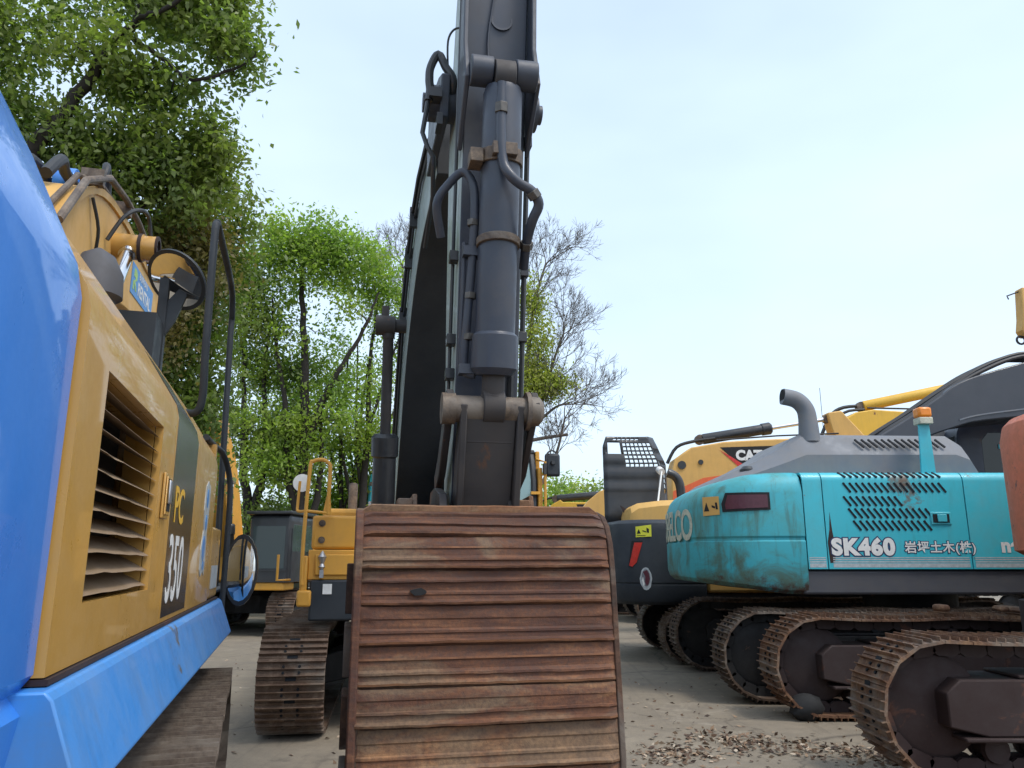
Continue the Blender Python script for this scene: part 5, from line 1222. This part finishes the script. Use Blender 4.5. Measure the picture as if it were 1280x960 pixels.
for k_, (x_, y_, h_, l_) in enumerate([(-5.9, 26.6, 9.0, 'thin upright trunk left of the slender thin-crowned tree'), (-5.35, 27.2, 8.6, 'thin pole trunk seen right behind the slender thin-crowned tree'), (-7.3, 26.2, 8.0, 'thin dark pole trunk close behind the tallest green tree')]):
    tree('broadleaf_tree', l_, [([(0, 0, 0), (.1, 0, 3), (-.05, 0, 6), (.1, 0, h_)], .11, .03), ([(.1, 0, 3), (.5, 0, 5), (.6, 0, 7.4)], .05, .015), ([(.0, 0, 4), (-.5, 0, 6), (-.7, 0, 8)], .04, .012)], egg(h_+.6, h_*.55, .8, 7, 16, 40+k_), 'leaf_fresh', .14, 40, loc=(x_, y_, 0), spread=.28, group=G)
shr = [(-10.2, 26, 2.4, 'leaf_dark'), (-8.6, 27, 3.2, 'leaf_mid'), (-6.9, 27.5, 4.2, 'leaf_fresh'), (-5.3, 27.5, 5.0, 'leaf_fresh'), (-3.6, 27.6, 5.0, 'leaf_mid'), (-2.0, 28, 3.8, 'leaf_fresh'), (-12.5, 27, 4, 'leaf_mid')]
lb = ['dark low thicket at the far left behind the machines', 'leafy thicket behind the forked tree trunk', 'bright leafy thicket behind the tall green tree', 'rounded bright thicket left of the thin tree',
      'mid green thicket behind the small teal arm', 'bright thicket hidden mostly by the grey boom', 'tall thicket at the left hidden behind the blue machine']
for (x, y, h, lf), l in zip(shr, lb):
    tree('shrub', l, [([(0, 0, 0), (.1, 0, h*.4), (0, 0, h*.7)], .09, .03), ([(0, 0, 0), (-.5, 0, h*.5), (-.7, 0, h*.8)], .07, .02), ([(.1, 0, 0), (.6, 0, h*.5), (.8, 0, h*.8)], .07, .02)],
         [(0, 0, h*.55, 1.25, .8, h*.42, int(34*h)), (.4, 0, h*.85, .9, .8, h*.2, 22)], lf, .16, 46, loc=(x, y, 0), spread=.34, cat='shrub', group='shrubs under the far trees')
# bare trees: recursive twigs
def bare(b, p, d, L, r, depth, lean=None):
    q = p; n = 4; pts = [p]
    for i in range(n):
        d = (d+Vector((random.gauss(0, .13), random.gauss(0, .13), random.gauss(0, .10)+.05))).normalized(); q = q+d*L/n; pts.append(q)
    b.tube(pts, [r*(1-.35*i/n) for i in range(n+1)], 5 if depth > 2 else 3)
    if depth == 0: return
    k = 3 if depth > 1 else 4
    for j in range(k):
        s_ = pts[-1] if j == 0 else pts[random.choice((2, 3, 4))]
        ax = Vector((random.gauss(0, 1), random.gauss(0, 1), random.gauss(0, 1))); nd = (d+ax.normalized()*(.35 if j == 0 else .8)).normalized()
        bare(b, s_, nd, L*random.uniform(.62, .85), max(.006, r*.62), depth-1)
def bare_tree(label, loc, limbs, lobes=None, leaf='leaf_yellow'):
    t = thing('bare_tree', label, 'tree', loc)
    b = MB()
    for pts, r0, r1, ends in limbs:
        P = catmull([Vector(p) for p in pts], 5); b.tube(P, [r0+(r1-r0)*i/(len(P)-1) for i in range(len(P))], 8)
        for k in ends:
            i = int(k*(len(P)-1)); dd = (P[min(i+1, len(P)-1)]-P[max(i-1, 0)]).normalized()
            for _ in range(3): bare(b, P[i], (dd+Vector((random.gauss(.15, .5), random.gauss(0, .4), random.gauss(.1, .4)))).normalized(), random.uniform(.62, .95), max(.018, r1*.7), 4)
    obj('trunk', b, 'bark_grey', t, smooth=60)
    if lobes:
        cl = []
        for cx, cy, cz, rx, ry, rz, n in lobes:
            for _ in range(n):
                v = Vector((random.gauss(0, 1), random.gauss(0, 1), random.gauss(0, 1))).normalized()*random.random()**.5; cl.append((cx+v.x*rx, cy+v.y*ry, cz+v.z*rz))
        P = np.repeat(np.array(cl), 55, 0); n = len(P); pos = P+np.random.normal(size=(n, 3))*.22
        d = np.random.normal(size=(n, 3)); d /= np.linalg.norm(d, axis=1)[:, None]; e = np.cross(np.random.normal(size=(n, 3)), d); e /= np.linalg.norm(e, axis=1)[:, None]
        V = np.stack([pos-d*.06, pos-e*.035, pos+d*.06, pos+e*.035], 1); quads('crown', V, leaf, t)
    return t
random.seed(3)
bare_tree('leafless grey tree right of the boom, with a few yellow-green tufts', (.3, 26, 0),
    [([(0, 0, 0), (.05, 0, 3), (.1, 0, 5.5), (.2, 0, 8), (.5, 0, 10.5), (.9, 0, 12)], .16, .03, (.55, .7, .8, .9, 1)), ([(.05, 0, 5.2), (.7, 0, 6.9), (1.2, 0, 8.6), (1.5, 0, 9.4)], .08, .03, (.5, .75, 1)),
     ([(.05, 0, 3.4), (.7, 0, 4.2), (1.2, 0, 5.2), (1.5, 0, 6.4)], .08, .03, (.5, .8, 1)), ([(.3, 0, 6.0), (1.2, 0, 6.8), (1.8, 0, 6.9)], .06, .02, (.6, 1)), ([(.1, 0, 5.6), (.9, 0, 5.75), (1.6, 0, 5.85)], .07, .05, ())],
    [(.35, 0, 10.6, .45, .3, 1.1, 30), (.55, 0, 9.0, .6, .3, .9, 34), (.35, 0, 8.0, .5, .3, .5, 20), (.9, 0, 7.55, .85, .4, .35, 60), (.2, 0, 7.1, .3, .3, .5, 8)])
bare_tree('leafless tree with thin upright twigs left of the grey boom', (-4.2, 28.5, 0),
    [([(.3, 0, 0), (.35, 0, 5), (.3, 0, 9.5), (0, 0, 12), (-.1, 0, 13)], .14, .03, (.6, .75, .9, 1)), ([(.3, 0, 8), (-.6, 0, 10.2), (-1.0, 0, 12)], .05, .02, (.6, 1)), ([(.3, 0, 8.5), (.9, 0, 11), (1.1, 0, 13)], .05, .02, (.6, 1))])
# far line of trees
k = 0
pos = [(-34, 70), (-25, 66), (-16, 64), (-8, 66), (-1, 64), (2.6, 58), (4.6, 62), (6.6, 60), (8.8, 61), (13, 66), (19, 64), (26, 68), (34, 66), (43, 70), (52, 68)]
lf = ['leaf_fresh', 'leaf_yellow', 'leaf_mid', 'leaf_fresh', 'leaf_mid']
names = ['at the far left end', 'second from the left end', 'third from the left end', 'behind the tall green tree', 'behind the grey boom', 'just right of the yellow cab', 'above the lettered boom', 'above the dark far cylinder', 'next to the raised perforated hood', 'behind the raised hood', 'behind the badge boom', 'behind the grey engine hood', 'behind the dark grey boom', 'second from the right end', 'at the right end']
for i, ((x, y), nm) in enumerate(zip(pos, names)):
    h = random.uniform(6.6, 8.0)
    tree('broadleaf_tree', 'distant rounded tree of the far line, '+nm, [([(0, 0, 0), (0, 0, h*.7)], .2, .06)],
         [(0, 0, h*.62, 2.6, 2, h*.30, 95), (-1.2, 0, h*.80, 1.3, 1.3, h*.13, 22), (1.0, 0, h*.84, 1.2, 1.3, h*.12, 22), (0, 0, h*.28, 2.4, 1.5, h*.28, 45)], lf[i % 5], .30, 26, loc=(x, y, 0), spread=.55, group='far tree line')

for nm in ('grease_hose', 'clamp_band', 'hose_clamp', 'pipe_clamp', 'tar_patch', 'step', 'mud_clod', 'bolt', 'side_link', 'lower_toolbox'):
    for o in [o for o in list(C.objects) if o.name.split('.')[0] == nm and o.type == 'MESH']: explode(o)

# ------------------------------------------------------------------ camera, sky, sun
cam = bpy.data.objects.new('camera', bpy.data.cameras.new('camera')); C.objects.link(cam)
cam.location = (0, 0, 1.7); cam.rotation_euler = (radians(90+12.8), 0, 0)
cam.data.sensor_width = 36; cam.data.lens = 36*967/1280; cam.data.clip_end = 3000; cam.data.clip_start = .02
S.camera = cam
W = bpy.data.worlds.new('World'); S.world = W; W.use_nodes = True
nt = W.node_tree; sky = nt.nodes.new('ShaderNodeTexSky'); sky.sky_type = 'NISHITA'; sky.sun_disc = False
SE, SR = 60, 125      # sun elevation, azimuth clockwise from +Y
sky.sun_elevation = radians(SE); sky.sun_rotation = radians(SR); sky.air_density = 1.0; sky.dust_density = 3.0; sky.ozone_density = 1.0; sky.altitude = 0
bg = nt.nodes['Background']; bg.inputs[1].default_value = .13
hz = nt.nodes.new('ShaderNodeMix'); hz.data_type = 'RGBA'; hz.inputs[0].default_value = .55      # thin high overcast veiling the blue
hz.inputs[7].default_value = (4.75, 5.75, 6.75, 1); 
tcw = nt.nodes.new('ShaderNodeTexCoord'); mpw = nt.nodes.new('ShaderNodeMapping'); mpw.inputs['Scale'].default_value = (1, 1, 2.5); nt.links.new(tcw.outputs['Generated'], mpw.inputs[0])
nw = nt.nodes.new('ShaderNodeTexNoise'); nw.inputs['Scale'].default_value = 1.6; nw.inputs['Detail'].default_value = 4; nt.links.new(mpw.outputs[0], nw.inputs['Vector'])
mr = nt.nodes.new('ShaderNodeMapRange'); mr.inputs[1].default_value = .3; mr.inputs[2].default_value = .7; mr.inputs[3].default_value = .42; mr.inputs[4].default_value = .66; nt.links.new(nw.outputs[0], mr.inputs[0]); nt.links.new(mr.outputs[0], hz.inputs[0])
nt.links.new(sky.outputs[0], hz.inputs[6]); nt.links.new(hz.outputs[2], bg.inputs[0])
sl = bpy.data.lights.new('sun', 'SUN'); sl.energy = 1.1; sl.angle = radians(14); sl.color = (1, .96, .88)
so = bpy.data.objects.new('sun', sl); C.objects.link(so)
dv = Vector((sin(radians(SR))*cos(radians(SE)), cos(radians(SR))*cos(radians(SE)), sin(radians(SE))))
so.rotation_euler = dv.to_track_quat('Z', 'Y').to_euler()
S.view_settings.view_transform = 'Standard'; S.view_settings.look = 'None'; S.view_settings.gamma = 1; S.view_settings.exposure = .85
S.render.engine = 'CYCLES'; S.cycles.use_denoising = True; S.cycles.max_bounces = 6; S.cycles.transparent_max_bounces = 4
